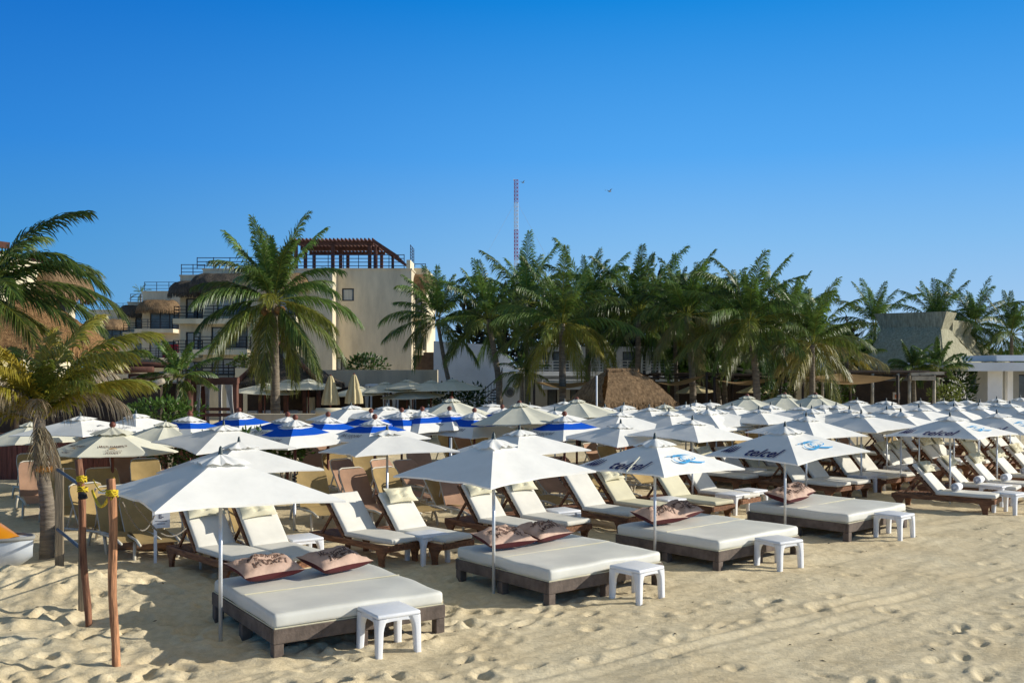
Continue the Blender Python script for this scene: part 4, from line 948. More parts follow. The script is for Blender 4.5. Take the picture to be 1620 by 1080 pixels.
def shell(mb, x0, x1, z0, z1, y0, y1):
    v = [(x, y, z) for z in (z0, z1) for x, y in ((x0, y0), (x1, y0), (x1, y1), (x0, y1))]
    mb.add(v, [(1, 2, 6, 5), (2, 3, 7, 6), (3, 0, 4, 7), (4, 5, 6, 7)])
def window(parent, x0, x1, z0, z1, y, dep=.22, nv=2, frame='metal_dark', pale=0.0, seed=0):
    f = MB(); yy = y + dep - .06; w = .07
    f.box(((x0 + x1) / 2, yy, z0 + w / 2), (x1 - x0, .06, w)); f.box(((x0 + x1) / 2, yy, z1 - w / 2), (x1 - x0, .06, w))
    for k in range(nv + 1):
        xx = x0 + w / 2 + (x1 - x0 - w) * k / nv; f.box((xx, yy, (z0 + z1) / 2), (w, .06, z1 - z0 - 2 * w))
    fo = f.build('window', frame, parent)
    p = MB().add([(x0, yy + .03, z0), (x1, yy + .03, z0), (x1, yy + .03, z1), (x0, yy + .03, z1)], [(0, 1, 2, 3)])
    po = p.build('pane', 'glass_dark', parent); po.parent = fo
    if pale:
        c = MB(); rg = random.Random(seed); xs_ = x0 + .1
        def g(t, s): return (x0 + .1 + (x1 - x0 - .2) * pale * t, yy + .016 + .008 * math.sin(t * 40), z0 + .1 + (z1 - z0 - .2) * s)
        c.grid(g, 24, 1); co_ = c.build('curtain', 'curtain_pale', parent, True); co_.parent = fo
def railing(parent, pts, z0, h=1.0, bars=4, m='metal_dark', name='railing', posts=1.2):
    mb = MB()
    for a, b in zip(pts, pts[1:]):
        a, b = Vector((*a, 0)), Vector((*b, 0)); L = (b - a).length; n = max(1, round(L / posts))
        for k in range(bars): mb.beam(a + Vector((0, 0, z0 + h * (k + 1) / bars - .04)), b + Vector((0, 0, z0 + h * (k + 1) / bars - .04)), .04, .055)
        for k in range(n + 1): q = a.lerp(b, k / n); mb.box((q.x, q.y, z0 + h / 2), (.055, .055, h))
    return mb.build(name, m, parent)
def straw_fringe(mb, pts, rg, length, n, spread=.06, out=(0, 0)):
    for k in range(n):
        t = rg.random() * (len(pts) - 1); i = min(int(t), len(pts) - 2); p = Vector(pts[i]).lerp(Vector(pts[i + 1]), t - i)
        p += Vector((rg.uniform(-spread, spread), rg.uniform(-spread, spread), rg.uniform(0, .08))); l = length * rg.uniform(.5, 1.2)
        q = p + Vector((rg.uniform(-.08, .08) + out[0] * l, rg.uniform(-.08, .08) + out[1] * l, -l)); w = rg.uniform(.02, .05)
        d = (Vector(pts[i + 1]) - Vector(pts[i])).normalized() * w
        mb.add([p - d, p + d, q + d * .3, q - d * .3], [(0, 1, 2, 3)])
def thatch_slope(mb, a, b, c, d, seed, nu=26, nv=18, amp=.06, bulge=0.0):
    """a-b the eave, d-c the ridge; a shaggy surface between them"""
    a, b, c, d = map(Vector, (a, b, c, d)); nrm = (b - a).cross(d - a).normalized()
    def f(t, s):
        p = a.lerp(b, t).lerp(d.lerp(c, t), s)
        w = mnoise.noise(p * 1.6 + Vector((seed, 0, 0))) * amp + mnoise.noise(p * 5 + Vector((0, seed, 0))) * amp * .5
        row = .05 * ((s * 7) % 1.0 - .5) * -1
        return p + nrm * (w + row * .8 + bulge * math.sin(math.pi * s) * -1)
    mb.grid(f, nu, nv)
def thatch_hood(parent, cx, y, z, w, d, h, seed, m='thatch_brown', dirv=(0, -1)):
    """a drooping eyebrow of straw over a balcony; dirv is the way it projects from the wall"""
    mb = MB(); rg = random.Random(seed); sx, sy = -dirv[1], dirv[0]
    def f(t, s):
        a = math.pi * t; k = math.sin(s * math.pi / 2) ; zz = h * math.cos(s * math.pi / 2 * .92)
        e = (math.cos(a) if True else 0); px = -e * w / 2 * (.55 + .45 * k); o = math.sin(a) ** .6 * d * k + .02
        nz_ = mnoise.noise(Vector((px * 1.7 + seed, o * 2, zz * 2))) * .09
        return (cx + sx * px + dirv[0] * (o + nz_), y + sy * px + dirv[1] * (o + nz_), z + zz + nz_)
    mb.grid(f, 34, 12)
    edge = [mb.v[12 * 35 + i] for i in range(35)]
    straw_fringe(mb, edge, rg, .34, 420, .07)
    o = mb.build('thatch_hood', m, parent, True)
    return o

# --- the stepped hotel: tower and receding wing
H_ = thing('hotel_building', 'stepped cream hotel with thatched balcony hoods and a red rooftop pergola', 'building', (xa(430, 80), 80, 0), 0, None, True)
def block(u0, u1, vtop, Y, dep, holes, name='wall', m='plaster', top_extra=0.0):
    x0, x1, z1 = xa(u0, Y), xa(u1, Y), za(vtop, Y); mb = MB(); hs_ = [(xa(a, Y), xa(b, Y), za(d, Y), za(c, Y)) for a, b, c, d in holes]
    wall_front(mb, x0, x1, 0, z1, Y, hs_); shell(mb, x0, x1, 0, z1, Y, Y + dep); mb.build(name, m, H_)
    mb2 = MB(); mb2.box(((x0 + x1) / 2, Y + dep / 2, z1 + .06), (x1 - x0 + .12, dep + .12, .12)); mb2.build('coping', m, H_)
    return x0, x1, z1, hs_
def balcony(u0, u1, v, Y, out=1.3, rail=True, m='plaster_lit', sides=True):
    x0, x1, z = xa(u0, Y), xa(u1, Y), za(v, Y)
    MB().box(((x0 + x1) / 2, Y - out / 2 + .02, z - .2), (x1 - x0, out + .04, .4)).build('balcony_slab', m, H_)
    if rail: railing(H_, [(x0 + .08, Y - .03), (x0 + .08, Y - out + .1), (x1 - .08, Y - out + .1), (x1 - .08, Y - .03)], z, 1.0, 4)
# tower
Yt = 78
x0, x1, z1, hs_ = block(527, 651, 427, Yt, 3.0, [(541, 560, 456, 476), (531, 548, 565, 586)])
for k, h in enumerate(hs_): window(H_, *h, Yt, pale=.5 if k else .9, nv=1 + k)
xr, Yr = x1, Yt + 3.0
zr = za(424, Yr); mb = MB(); wall_front(mb, xr - 6, xa(675, Yr), 0, zr, Yr, [(xa(657, Yr), xa(667, Yr), za(496, Yr), za(462, Yr)), (xa(657, Yr), xa(667, Yr), za(552, Yr), za(520, Yr))])
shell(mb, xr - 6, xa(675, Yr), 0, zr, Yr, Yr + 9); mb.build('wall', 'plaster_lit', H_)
for v0, v1 in ((462, 496), (520, 552)): window(H_, xa(657, Yr), xa(667, Yr), za(v1, Yr), za(v0, Yr), Yr, nv=1)
for v in (498, 554):
    zb = za(v, Yr - 1); MB().box(((xr + xa(668, Yr)) / 2 + .1, Yr - .9, zb - .2), (xa(668, Yr) - xr + .2, 1.8, .38)).build('balcony_slab', 'plaster_lit', H_)
    railing(H_, [(xr + .04, Yr - 1.7), (xa(668, Yr) + .12, Yr - 1.7), (xa(668, Yr) + .12, Yr - .05)], zb, 1.0, 4)
thatch_hood(H_, (xr + xa(672, Yr)) / 2 + .2, Yr - .02, za(458, Yr), 2.6, 1.8, 1.2, 71)
MB().box(((xr + xa(690, Yr)) / 2, Yr - 1.0, za(572, Yr)), (xa(690, Yr) - xr, .6, 1.5)).build('dark_balcony_front', 'timber_dark', H_)
railing(H_, [(xa(656, Yr), Yr + .1), (xa(673, Yr), Yr + .1)], zr + .1, .28, 1, 'metal_blue')
mb = MB(); mb.box((xr - .25, Yt + 1.5, z1 + .35), (.3, 2.9, .9)); mb.build('parapet', 'plaster_lit', H_)
railing(H_, [(xr - .1, Yt + .2), (xr - .1, Yt + 2.9)], z1 + .8, 1.2, 5, 'metal_blue')
# rooftop pergola
pg = MB(); zp = za(388, Yt + 1); xp0, xp1 = xa(470, Yt + 1), xa(586, Yt + 1); xq = xa(630, Yt)
for y in (Yt + .6, Yt + 4.2, Yt + 7.8):
    for k in range(3): pg.box((xp0 + (xp1 - xp0) * k / 2 + (0 if k < 4 else .0), y, (z1 + zp) / 2), (.26, .26, zp - z1 - .02))
    pg.beam((xp0 - .4, y, zp + .12), (xp1 + .3, y, zp + .12), .2, .30)
for k in range(22): x = xp0 - .3 + (xp1 - xp0 + .6) * k / 21; pg.beam((x, Yt + .0, zp + .36), (x, Yt + 8.4, zp + .36), .10, .18)
for k in range(9): y = Yt + .3 + k; pg.beam((xp1 + .3, y, zp + .30), (xq, y, z1 + 1.0), .12, .16)
pg.beam((xp1 + .3, Yt + .2, zp + .28), (xq, Yt + .2, z1 + 1.0), .2, .26); pg.box((xq - .5, Yt + .6, z1 + .65), (.2, .2, 1.3)); pg.box((xq - 1.9, Yt + .6, z1 + .95), (.2, .2, 1.9))
pg.build('rooftop_pergola', 'timber_red', H_)
railing(H_, [(xa(470, Yt), Yt + .25), (xr - .6, Yt + .25)], z1 + .1, 1.15, 4, 'metal_blue')
# wing, nearest part
Ya = 76.2
x0, x1, z1, hs_ = block(321, 526, 427, Ya, 10, [(334, 392, 517, 550), (334, 388, 567, 592), (343, 392, 462, 498), (441, 470, 520, 546), (405, 421, 560, 578), (455, 475, 566, 586), (441, 470, 462, 498)])
for k, h in enumerate(hs_): window(H_, *h, Ya, nv=(3, 3, 2, 2, 1, 1, 2)[k], pale=(.4, .9, .6, .3, 0, 0, .5)[k], seed=k)
balcony(318, 398, 505, Ya); balcony(313, 398, 553, Ya); balcony(436, 474, 548, Ya); balcony(436, 474, 502, Ya); balcony(318, 372, 597, Ya, 1.6)
thatch_hood(H_, xa(350, Ya), Ya - .02, za(464, Ya), 4.6, 1.9, 1.5, 72, 'thatch_dark'); thatch_hood(H_, xa(455, Ya), Ya - .02, za(460, Ya), 3.4, 1.7, 1.3, 73)
railing(H_, [(xa(310, Ya), Ya + .3), (xa(440, Ya), Ya + .3)], z1 + .1, .9, 3, 'metal_blue')
MB().box((xa(318, Ya), Ya + 1.5, z1 - .6), (.9, 3, .5)).build('ledge', 'plaster', H_)
MB().lathe([(.10, -.06), (.12, .02), (.05, .14)], 8, (xa(360, Ya), Ya - .12, za(511, Ya))).build('wall_lamp', 'metal_light', H_)
Yb = 80
x0, x1, z1, hs_ = block(285, 322, 437, Yb, 8, [(294, 320, 472, 503), (294, 318, 525, 556), (294, 320, 572, 598)])
for k, h in enumerate(hs_): window(H_, *h, Yb, nv=2, pale=(.4, .9, .7)[k], seed=k + 9)
balcony(282, 322, 505, Yb); balcony(281, 322, 558, Yb); balcony(281, 322, 600, Yb)
thatch_hood(H_, xa(301, Yb), Yb - .02, za(470, Yb), 3.1, 1.8, 1.25, 74, 'thatch_dark')
railing(H_, [(xa(285, Yb), Yb + .3), (xa(322, Yb), Yb + .3)], z1 + .1, .9, 3, 'metal_blue')
Yc = 104
x0, x1, z1, hs_ = block(225, 290, 462, Yc, 10, [(237, 283, 490, 521), (236, 278, 540, 566)])
for k, h in enumerate(hs_): window(H_, *h, Yc, nv=3, pale=(0, .6)[k], seed=k + 19)
balcony(223, 283, 521, Yc, 1.8, m='plaster'); balcony(222, 290, 566, Yc, 1.8, m='plaster')
thatch_hood(H_, xa(253, Yc), Yc - .02, za(495, Yc), 4.4, 2.2, 1.35, 75)
railing(H_, [(xa(227, Yc), Yc + .3), (xa(285, Yc), Yc + .3)], z1 + .1, 1.0, 3, 'metal_blue')
MB().box((xa(276, Yc), Yc - 1.3, za(555, Yc)), (1.6, .12, 1.3)).build('red_cloth', 'red_cloth', H_)
Yd = 108
x0, x1, z1, hs_ = block(202, 230, 479, Yd, 8, [(214, 224, 500, 526), (214, 224, 543, 570)])
for k, h in enumerate(hs_): window(H_, *h, Yd, nv=1, seed=k + 29)
balcony(203, 225, 526, Yd, 1.6, m='plaster'); thatch_hood(H_, xa(213, Yd), Yd - .02, za(502, Yd), 3.0, 2.0, 1.3, 76, 'thatch_dark')
railing(H_, [(xa(205, Yd), Yd + .3), (xa(226, Yd), Yd + .3)], z1 + .1, .9, 3, 'metal_blue')
Ye = 145
x0, x1, z1, hs_ = block(140, 208, 491, Ye, 12, [(163, 203, 521, 541)])
for k, h in enumerate(hs_): window(H_, *h, Ye, nv=3, seed=39)
balcony(155, 205, 541, Ye, 2.2, m='plaster'); thatch_hood(H_, xa(178, Ye), Ye - .02, za(521, Ye), 4.6, 2.8, 1.5, 77); thatch_hood(H_, xa(146, Ye), Ye - .02, za(524, Ye), 2.6, 2.4, 1.3, 78, 'thatch_dark')
railing(H_, [(xa(157, Ye), Ye + .4), (xa(205, Ye), Ye + .4)], z1 + .1, 1.0, 3, 'metal_blue'); railing(H_, [(xa(125, Ye), Ye + .4), (xa(142, Ye), Ye + .4)], za(512, Ye), 1.0, 3, 'metal_blue')

# --- cream house at the left edge, its lit side towards the sun
C_ = thing('cream_house', 'cream house at far left with thatched hood on its sunlit wall', 'building', (-22, 42, 0), 0, None, True)
xw = xa(119, 45); zt = za(428, 45)
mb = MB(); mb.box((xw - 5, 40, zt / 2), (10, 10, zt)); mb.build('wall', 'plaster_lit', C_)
h = thatch_hood(C_, xw - .02, 43.0, za(475, 44), 3.6, 1.5, 1.25, 80, 'thatch_brown', (1, 0))
mb = MB(); mb.box((xw + .03, 42.9, za(492, 44)), (.08, 1.9, 1.5)); f_ = mb.build('window', 'metal_dark', C_)
mb = MB()
for k in range(10): mb.beam((xw - 9, 37.0 + k * .8, zt + .55), (xw - .6, 37.0 + k * .8, zt + .25), .1, .14)
mb.beam((xw - 1.2, 36.4, zt + .42), (xw - 1.2, 44.6, zt + .10), .16, .2); mb.beam((xw - 5, 36, zt + .9), (xw - .2, 39.5, zt + .45), .2, .25)
mb.build('roof_beams', 'timber_red', C_)

# --- big conical straw roof behind the short palm
T_ = thing('thatched_shelter', 'round shelter with an orange-brown straw roof behind the short palm', 'hut', (xa(60, 31), 31, 0), 0, None, True)
cx, cy = xa(44, 31), 31; za_, ze = za(458, 31), za(552, 31); rr = xa(176, 31) - cx; mb = MB(); rg = random.Random(81)
def cone(t, s):
    a = 2 * math.pi * t; r = .05 + rr * s; z = za_ + (ze - za_) * s; p = Vector((math.cos(a) * r, math.sin(a) * r, z))
    return (cx + p.x, cy + p.y, z + mnoise.noise(p * 1.5) * .1 + mnoise.noise(p * 5) * .05 + .04 * ((s * 9) % 1))
mb.grid(cone, 90, 30); straw_fringe(mb, [(cx + rr * math.cos(k * .1), cy + rr * math.sin(k * .1), ze) for k in range(64)], rg, .4, 1400)
mb.build('straw_roof', 'thatch_orange', T_, True)
for k in range(8):
    a = k * math.pi / 4 + .3; MB().tube([(cx + rr * .85 * math.cos(a), cy + rr * .85 * math.sin(a), 0), (cx + rr * .85 * math.cos(a), cy + rr * .85 * math.sin(a), ze + .2)], .11, 8).build('post', 'timber_dark', T_, True)

# --- log pergola with its black opening, and the dark timber wall
P_ = thing('log_pergola', 'red timber pergola with pale log beams at the left, black inside', 'pergola', (xa(240, 31), 31, 0), 0, None, True)
zz = za(600, 31)
for u, y in ((219, 30), (203, 33), (300, 33)):
    MB().tube([(xa(u, y), y, 0), (xa(u, y), y, za(598, y))], .17, 10).build('post', 'timber_red', P_, True)
for k, (u0, u1, v0, v1, y, m) in enumerate(((150, 236, 588, 586, 30, 'log_pale'), (170, 246, 585, 584, 29.6, 'timber_red'), (208, 278, 600, 588, 30.4, 'log_pale'), (170, 298, 570, 570, 33, 'log_pale'), (228, 262, 612, 602, 29.4, 'log_pale'), (205, 270, 594, 600, 31, 'timber_red'), (160, 300, 576, 578, 32.2, 'timber_red'))):
    MB().tube([(xa(u0, y), y, za(v0, y)), (xa(u1, y), y - .2, za(v1, y))], .09, 8).build('beam', m, P_, True)
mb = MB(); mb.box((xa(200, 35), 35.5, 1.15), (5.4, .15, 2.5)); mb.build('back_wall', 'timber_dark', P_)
mb = MB(); mb.box((xa(200, 33), 33, za(608, 33)), (5.0, 3.4, .12)); mb.build('roof_deck', 'timber_dark', P_)
W_ = thing('timber_wall', 'low red-brown timber wall behind the tan loungers at far left', 'wall', (xa(60, 26.5), 26.5, 0), 0, None, True)
rg = random.Random(83)
x0, x1 = xa(-60, 26.5), xa(212, 26.5); n = 34; mb = MB()
for k in range(n): mb.box((x0 + (x1 - x0) * (k + .5) / n, 26.5 + rg.uniform(-.01, .01), .58), ((x1 - x0) / n - .012, .05, 1.16 + rg.uniform(-.01, .01)))
mb.build('boards', 'wood_red', W_); MB().box(((x0 + x1) / 2, 26.5, 1.2), (x1 - x0, .16, .07)).build('cap_rail', 'timber_red', W_)
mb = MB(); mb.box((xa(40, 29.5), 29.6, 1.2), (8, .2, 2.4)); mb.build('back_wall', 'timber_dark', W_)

# --- curtained cabana
K_ = thing('curtained_cabana', 'red timber cabana with tied white curtains', 'cabana', (xa(338, 31), 31, 0), 0, None, True)
zb = .85; zt = za(603, 31)
mb = MB(); mb.box((xa(338, 32.2), 32.2, zb / 2), (xa(375, 31) - xa(302, 31) + .3, 2.8, zb)); mb.build('plinth', 'timber_red', K_)
for u, y in ((310, 31), (372, 31), (322, 33.4), (374, 33.4)): MB().box((xa(u, y), y, (zb + zt) / 2), (.13, .13, zt - zb)).build('post', 'timber_red', K_)
for (a, b) in (((xa(303, 31), 31), (xa(376, 31), 31)), ((xa(318, 33.4), 33.4), (xa(378, 33.4), 33.4))): MB().beam((a[0], a[1], zt), (b[0], b[1], zt), .15, .2).build('beam', 'timber_red', K_)
for v in (647, 656): MB().beam((xa(314, 31), 31, za(v, 31)), (xa(372, 31), 31, za(v, 31)), .07, .10).build('rail', 'timber_red', K_)
def curtain(u0, u1, u2, y):
    mb = MB(); a, b, c = xa(u0, y), xa(u1, y), xa(u2, y)
    def f(t, s):
        w = (b - a) * (1 - .75 * math.sin(min(1, s * 1.25) * math.pi / 2)) ; mid = (a + b) / 2 + (c - (a + b) / 2) * s
        return (mid + (t - .5) * max(.12, w), y + .05 * math.sin(t * 38), zt - .1 - (zt - zb) * s * .97)
    mb.grid(f, 40, 12).build('curtain', 'curtain_white', K_, True)
curtain(355, 368, 373, 30.95); curtain(311, 318, 312, 30.95); curtain(323, 333, 329, 33.3); curtain(344, 352, 349, 33.3)

# --- dark thatched restaurant
D_ = thing('thatched_restaurant', 'open restaurant under a dark pyramid straw roof with a satellite dish', 'restaurant', (xa(440, 47), 47, 0), 0, None, True)
Yd_ = 47; ze = za(610, Yd_ - 3); xl, xrr = xa(372, Yd_ - 3), xa(508, Yd_ - 3); ap = (xa(444, Yd_), Yd_, za(545, Yd_))
mb = MB(); rg = random.Random(84); cs = [(xl, Yd_ - 3, ze), (xrr, Yd_ - 3, ze), (xrr, Yd_ + 3, ze), (xl, Yd_ + 3, ze)]
for k in range(4):
    a, b = cs[k], cs[(k + 1) % 4]; thatch_slope(mb, a, b, Vector(ap) + (Vector(b) - Vector(ap)) * .05, Vector(ap) + (Vector(a) - Vector(ap)) * .05, k, amp=.05); straw_fringe(mb, [a, b], rg, .3, 300)
mb.build('straw_roof', 'thatch_dark', D_, True)
for k in range(2):
    a = cs[k]; MB().tube([Vector(ap) + Vector((0, -.06, .08)), Vector(a) + Vector((0, -.05, .10))], .10, 6).build('hip_ridge', 'timber_red', D_, True)
for u in (381, 412, 452, 482, 504): MB().box((xa(u, Yd_ - 2.7), Yd_ - 2.7, ze / 2), (.16, .16, ze)).build('post', 'timber_red', D_)
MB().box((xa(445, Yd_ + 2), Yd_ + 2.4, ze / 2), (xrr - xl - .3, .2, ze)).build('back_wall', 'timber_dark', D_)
MB().box((xa(367, Yd_ - 2.8), Yd_ - 2.8, ze / 2), (.45, .12, ze)).build('side_panel', 'plaster_white', D_)
MB().box(((xl + xrr) / 2, Yd_ - 3.3, .32), (xrr - xl + .5, .12, .64)).build('glass_balustrade', 'glass_dark', D_)
for i in range(7): MB().box((xl + .5 + i * .55, Yd_ - 1.8 + .5 * (i % 2), .75), (.42, .42, .5)).build('white_seat', 'plaster_white', D_)
dish = MB().lathe([(.01, -.05), (.25, -.02), (.42, .08), (.44, .12), (.40, .10), (.24, .01), (.01, -.02)], 20).mesh('satellite_dish', ['metal_light'], True)
t = thing('satellite_dish', 'pale satellite dish on the dark straw roof', 'dish', (xa(455, 45.5), 45.5, za(562, 45.5)), R(20)); t.scale = (.55, .55, .55); put('bowl', dish, t, (0, 0, 0), (R(78), 0, R(10)))
MB().tube([(0, .1, -.5), (0, .05, 0)], .03, 6).build('mount', 'metal_light', t, True)
t = thing('water_tank', 'black water tank beside the dark straw roof', 'tank', (xa(489, 49), 49, 0)); MB().lathe([(.28, za(598, 49) - .6), (.34, za(598, 49)), (.36, za(580, 49)), (.30, za(577, 49)), (.1, za(575.5, 49))], 16).build('drum', 'rubber', t, True); MB().box((0, 0, .7), (.5, .5, 1.6)).build('stand', 'plaster', t)

# --- terrace walls, curtained cabanas and the white buildings behind the palms
A_ = thing('terrace_wall', 'long cream terrace wall below the hotel tower', 'wall', (xa(560, 52), 52, 0), 0, None, True)
MB().box(((xa(478, 52) + xa(692, 52)) / 2, 52.3, za(585, 52) / 2), (xa(692, 52) - xa(478, 52), .5, za(585, 52))).build('wall', 'plaster', A_)
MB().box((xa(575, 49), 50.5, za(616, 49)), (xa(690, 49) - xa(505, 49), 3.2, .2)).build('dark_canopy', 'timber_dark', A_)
MB().box((xa(590, 51.5), 51.6, .9), (xa(690, 51) - xa(505, 51), .2, 1.9)).build('shade_backing', 'timber_dark', A_)  # dark sheet standing in for the shade under the terrace canopy
A2 = thing('balcony_wall', 'cream wall with a dark railing left of the dark thatched restaurant', 'wall', (xa(340, 56), 56, 0), 0, None, True)
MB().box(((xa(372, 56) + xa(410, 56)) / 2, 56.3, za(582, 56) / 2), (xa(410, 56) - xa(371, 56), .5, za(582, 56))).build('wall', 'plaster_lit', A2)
MB().box(((xa(290, 56) + xa(371, 56)) / 2, 56.6, za(599, 56) / 2), (xa(371, 56) - xa(280, 56), .4, za(599, 56))).build('wall', 'plaster', A2)
railing(A2, [(xa(285, 56), 56.4), (xa(370, 56), 56.4)], za(598, 56), .65, 3)
PW = thing('parapet_wall', 'low cream parapet with a pale coping in front of the restaurant terrace', 'wall', (xa(480, 33), 33, 0), 0, None, True)
MB().box(((xa(382, 33) + xa(612, 33)) / 2, 33.3, za(655, 33) / 2), (xa(612, 33) - xa(382, 33), .4, za(655, 33))).build('wall', 'plaster', PW)
for u0, u1 in ((500, 540), (548, 588)): MB().tube([(xa(u0, 32.9), 32.9, za(651, 33)), (xa(u1, 32.9), 32.9, za(651, 33))], .13, 10).build('coping', 'plaster_lit', PW, True)
for i, (u, l) in enumerate(((605, 'white curtained beach bed on the shaded terrace, left'), (633, 'white curtained beach bed on the shaded terrace, middle'), (675, 'white curtained beach bed on the shaded terrace, right'))):
    Y = 46; t = thing('canopy_bed', l, 'canopy bed', (xa(u, Y), Y, 0), 0, 'white curtained beds'); w = .62; hh = za(609, Y)
    for sx in (-1, 1):
        for sy in (-1, 1):
            MB().box((sx * w, sy * .7, hh / 2), (.08, .08, hh)).build('post', 'plaster_white', t); mb = MB()
            def f(a, s): return (sx * w + (.05 + .10 * abs(s - .55)) * math.cos(a * 6.28) * (1 + .2 * math.sin(a * 40)), sy * .7 - .03 + (.05 + .10 * abs(s - .55)) * math.sin(a * 6.28), hh - s * hh * .95)
            if sy < 0: mb.grid(f, 20, 8).build('curtain', 'curtain_white', t, True)
    MB().box((0, 0, hh), (1.36, 1.5, .1)).build('roof_frame', 'plaster_white', t); MB().box((0, 0, .45), (1.1, 1.3, .3)).build('mattress', 'plaster_white', t)

B2 = thing('white_house', 'plain white building in shade behind the leaning palm', 'building', (xa(760, 55), 55, 0), 0, None, True)
x0, x1, zt = xa(686, 55), xa(800, 55), za(545, 55); mb = MB()
poly = [(x0, 0), (x1 + 1.6, 0), (x1 + 1.6, za(600, 55)), (x1 + .6, za(582, 55)), (x1, za(560, 55)), (x1 - 1, zt), (x0, zt + .2)]
mb.prism(poly, lambda a, b, t: (a, t, b), 55, 60).build('wall', 'plaster_white', B2)
ST = thing('spiral_stair', 'dark curved metal stair railing before the white wall', 'stair', (xa(772, 50), 50, 0), 0, None, True)
mb = MB()
for k in range(14):
    a = math.pi * (1 - k / 13); x, z = xa(775, 50) + .62 * math.cos(a), .35 + .13 * k
    mb.tube([(x, 50 - .5 * math.sin(a), z), (x, 50 - .5 * math.sin(a), z + .9)], .015, 5)
for dz in (.0, .45, .9): mb.tube([(xa(775, 50) + .62 * math.cos(math.pi * (1 - k / 20)), 50 - .5 * math.sin(math.pi * (1 - k / 20)), .35 + 1.7 * k / 20 + dz) for k in range(21)], .025, 6)
mb.build('handrail', 'metal_dark', ST)
mb = MB()
for k in range(12): a = math.pi * (1 - k / 11); mb.box((xa(775, 50) + .35 * math.cos(a), 50 - .3 * math.sin(a), .3 + .14 * k), (.5, .3, .05), -a)
mb.build('treads', 'metal_dark', ST)
B3 = thing('modern_house', 'grey modern beach house with a round window behind the palms', 'building', (xa(870, 52), 52, 0), 0, None, True)
x0, x1 = xa(793, 52), xa(822, 52); mb = MB(); mb.box(((x0 + x1) / 2, 53.5, za(588, 52) / 2), (x1 - x0, 3, za(588, 52))); mb.build('wall', 'plaster_white', B3)
MB().tube([(xa(806, 52), 51.93, za(620, 52)), (xa(806, 52), 52.02, za(620, 52))], .27, 24).build('round_window', 'plaster_grey', B3); MB().tube([(xa(807, 52), 51.90, za(620, 52)), (xa(807, 52), 51.94, za(620, 52))], .17, 24).build('pane', 'glass_dark', B3)
x0, x1, zt = xa(822, 53), xa(972, 53), za(594, 53); hs_ = [(xa(866, 53), xa(882, 53), .0, za(615, 53)), (xa(902, 53), xa(924, 53), 0, za(615, 53))]
mb = MB(); wall_front(mb, x0, x1, 0, zt, 53, hs_, .5); shell(mb, x0, x1, 0, zt, 53, 60); mb.build('wall', 'plaster_grey', B3)
for k, h in enumerate(hs_): window(B3, *h, 53, .5, nv=1 + k)
MB().box(((xa(858, 52) + xa(930, 52)) / 2, 52.2, za(608, 52)), (xa(930, 52) - xa(858, 52), 1.5, .5)).build('porch_slab', 'plaster_white', B3)
MB().box(((x0 + x1) / 2, 54.5, zt + .1), (x1 - x0 + .3, 3.4, .22)).build('roof_slab', 'plaster_white', B3)
x0, x1 = xa(838, 55), xa(1045, 55); zt2 = za(548, 55)
hs_ = [(xa(a, 55), xa(b, 55), za(593, 55), za(556, 55)) for a, b in ((842, 868), (874, 900), (950, 975), (985, 1006), (1010, 1022), (1030, 1042))]
mb = MB(); wall_front(mb, x0, x1, za(596, 55), zt2, 55, hs_, .3); shell(mb, x0, x1, za(596, 55), zt2, 55, 61); mb.build('upper_wall', 'plaster_grey', B3)
for k, h in enumerate(hs_): window(B3, *h, 55, .3, nv=1, pale=.8 if k in (2, 4) else .0, seed=k)
railing(B3, [(xa(845, 52.9), 52.9), (xa(1067, 52.9), 52.9)], zt + .2, .62, 4, 'metal_light', 'balcony_railing', .5)
MB().box((xa(1020, 53), 54, za(600, 53)), (xa(1068, 53) - xa(960, 53), 2.4, .3)).build('balcony_slab', 'plaster_white', B3)
MB().box((xa(1052, 52), 53.2, .9), (1.2, .2, 1.8)).build('lit_wall', 'plaster_white', B3)

# --- brown thatched hut in the middle
N_ = thing('thatched_hut', 'low brown hut with a long straw ridge behind the white parasols', 'hut', (xa(1000, 36), 37, 0), 0, None, True)
zr, ze = za(586, 36.5), za(640, 35.5); mb = MB(); rg = random.Random(90); c0 = Vector((xa(984, 37), 37.2, 0)); ang = R(24)
def HP(a, b, z): return Vector((c0.x + a * math.cos(ang) - b * math.sin(ang), c0.y + a * math.sin(ang) + b * math.cos(ang), z))
ex, ey, rx = 1.52, 1.4, .58
E = [HP(-ex, -ey, ze), HP(ex, -ey, ze), HP(ex, ey, ze), HP(-ex, ey, ze)]; RA, RB = HP(-rx, 0, zr), HP(rx, 0, zr)
thatch_slope(mb, E[0], E[1], RB, RA, 1, amp=.06, bulge=-.16); thatch_slope(mb, E[1], E[2], RB, RB + Vector((.02, .02, 0)), 2, amp=.06, bulge=-.16); thatch_slope(mb, E[2], E[3], RA, RB, 3, bulge=-.16); thatch_slope(mb, E[3], E[0], RA, RA + Vector((-.02, -.02, 0)), 4, amp=.06, bulge=-.16)
for k in range(4): straw_fringe(mb, [E[k], E[(k + 1) % 4]], rg, .34, 700, .05)
mb.build('straw_roof', 'thatch_brown', N_, True)
mb = MB(); mb.tube([RA + (RA - RB) * .12, RA, RB, RB + (RB - RA) * .12], .09, 8); straw_fringe(mb, [RA, RB], rg, .25, 150, .1); mb.build('ridge', 'thatch_brown', N_, True)
for a, b in ((-1.2, -1.1), (1.2, -1.1), (1.2, 1.1), (-1.2, 1.1), (0, -1.1)): q = HP(a, b, 0); MB().tube([q, q + Vector((0, 0, ze + .3))], .08, 8).build('post', 'timber_dark', N_, True)
q = HP(0, -.7, .5); MB().box(q, (2.2, .3, 1.0), ang).build('counter', 'orange_wood', N_)
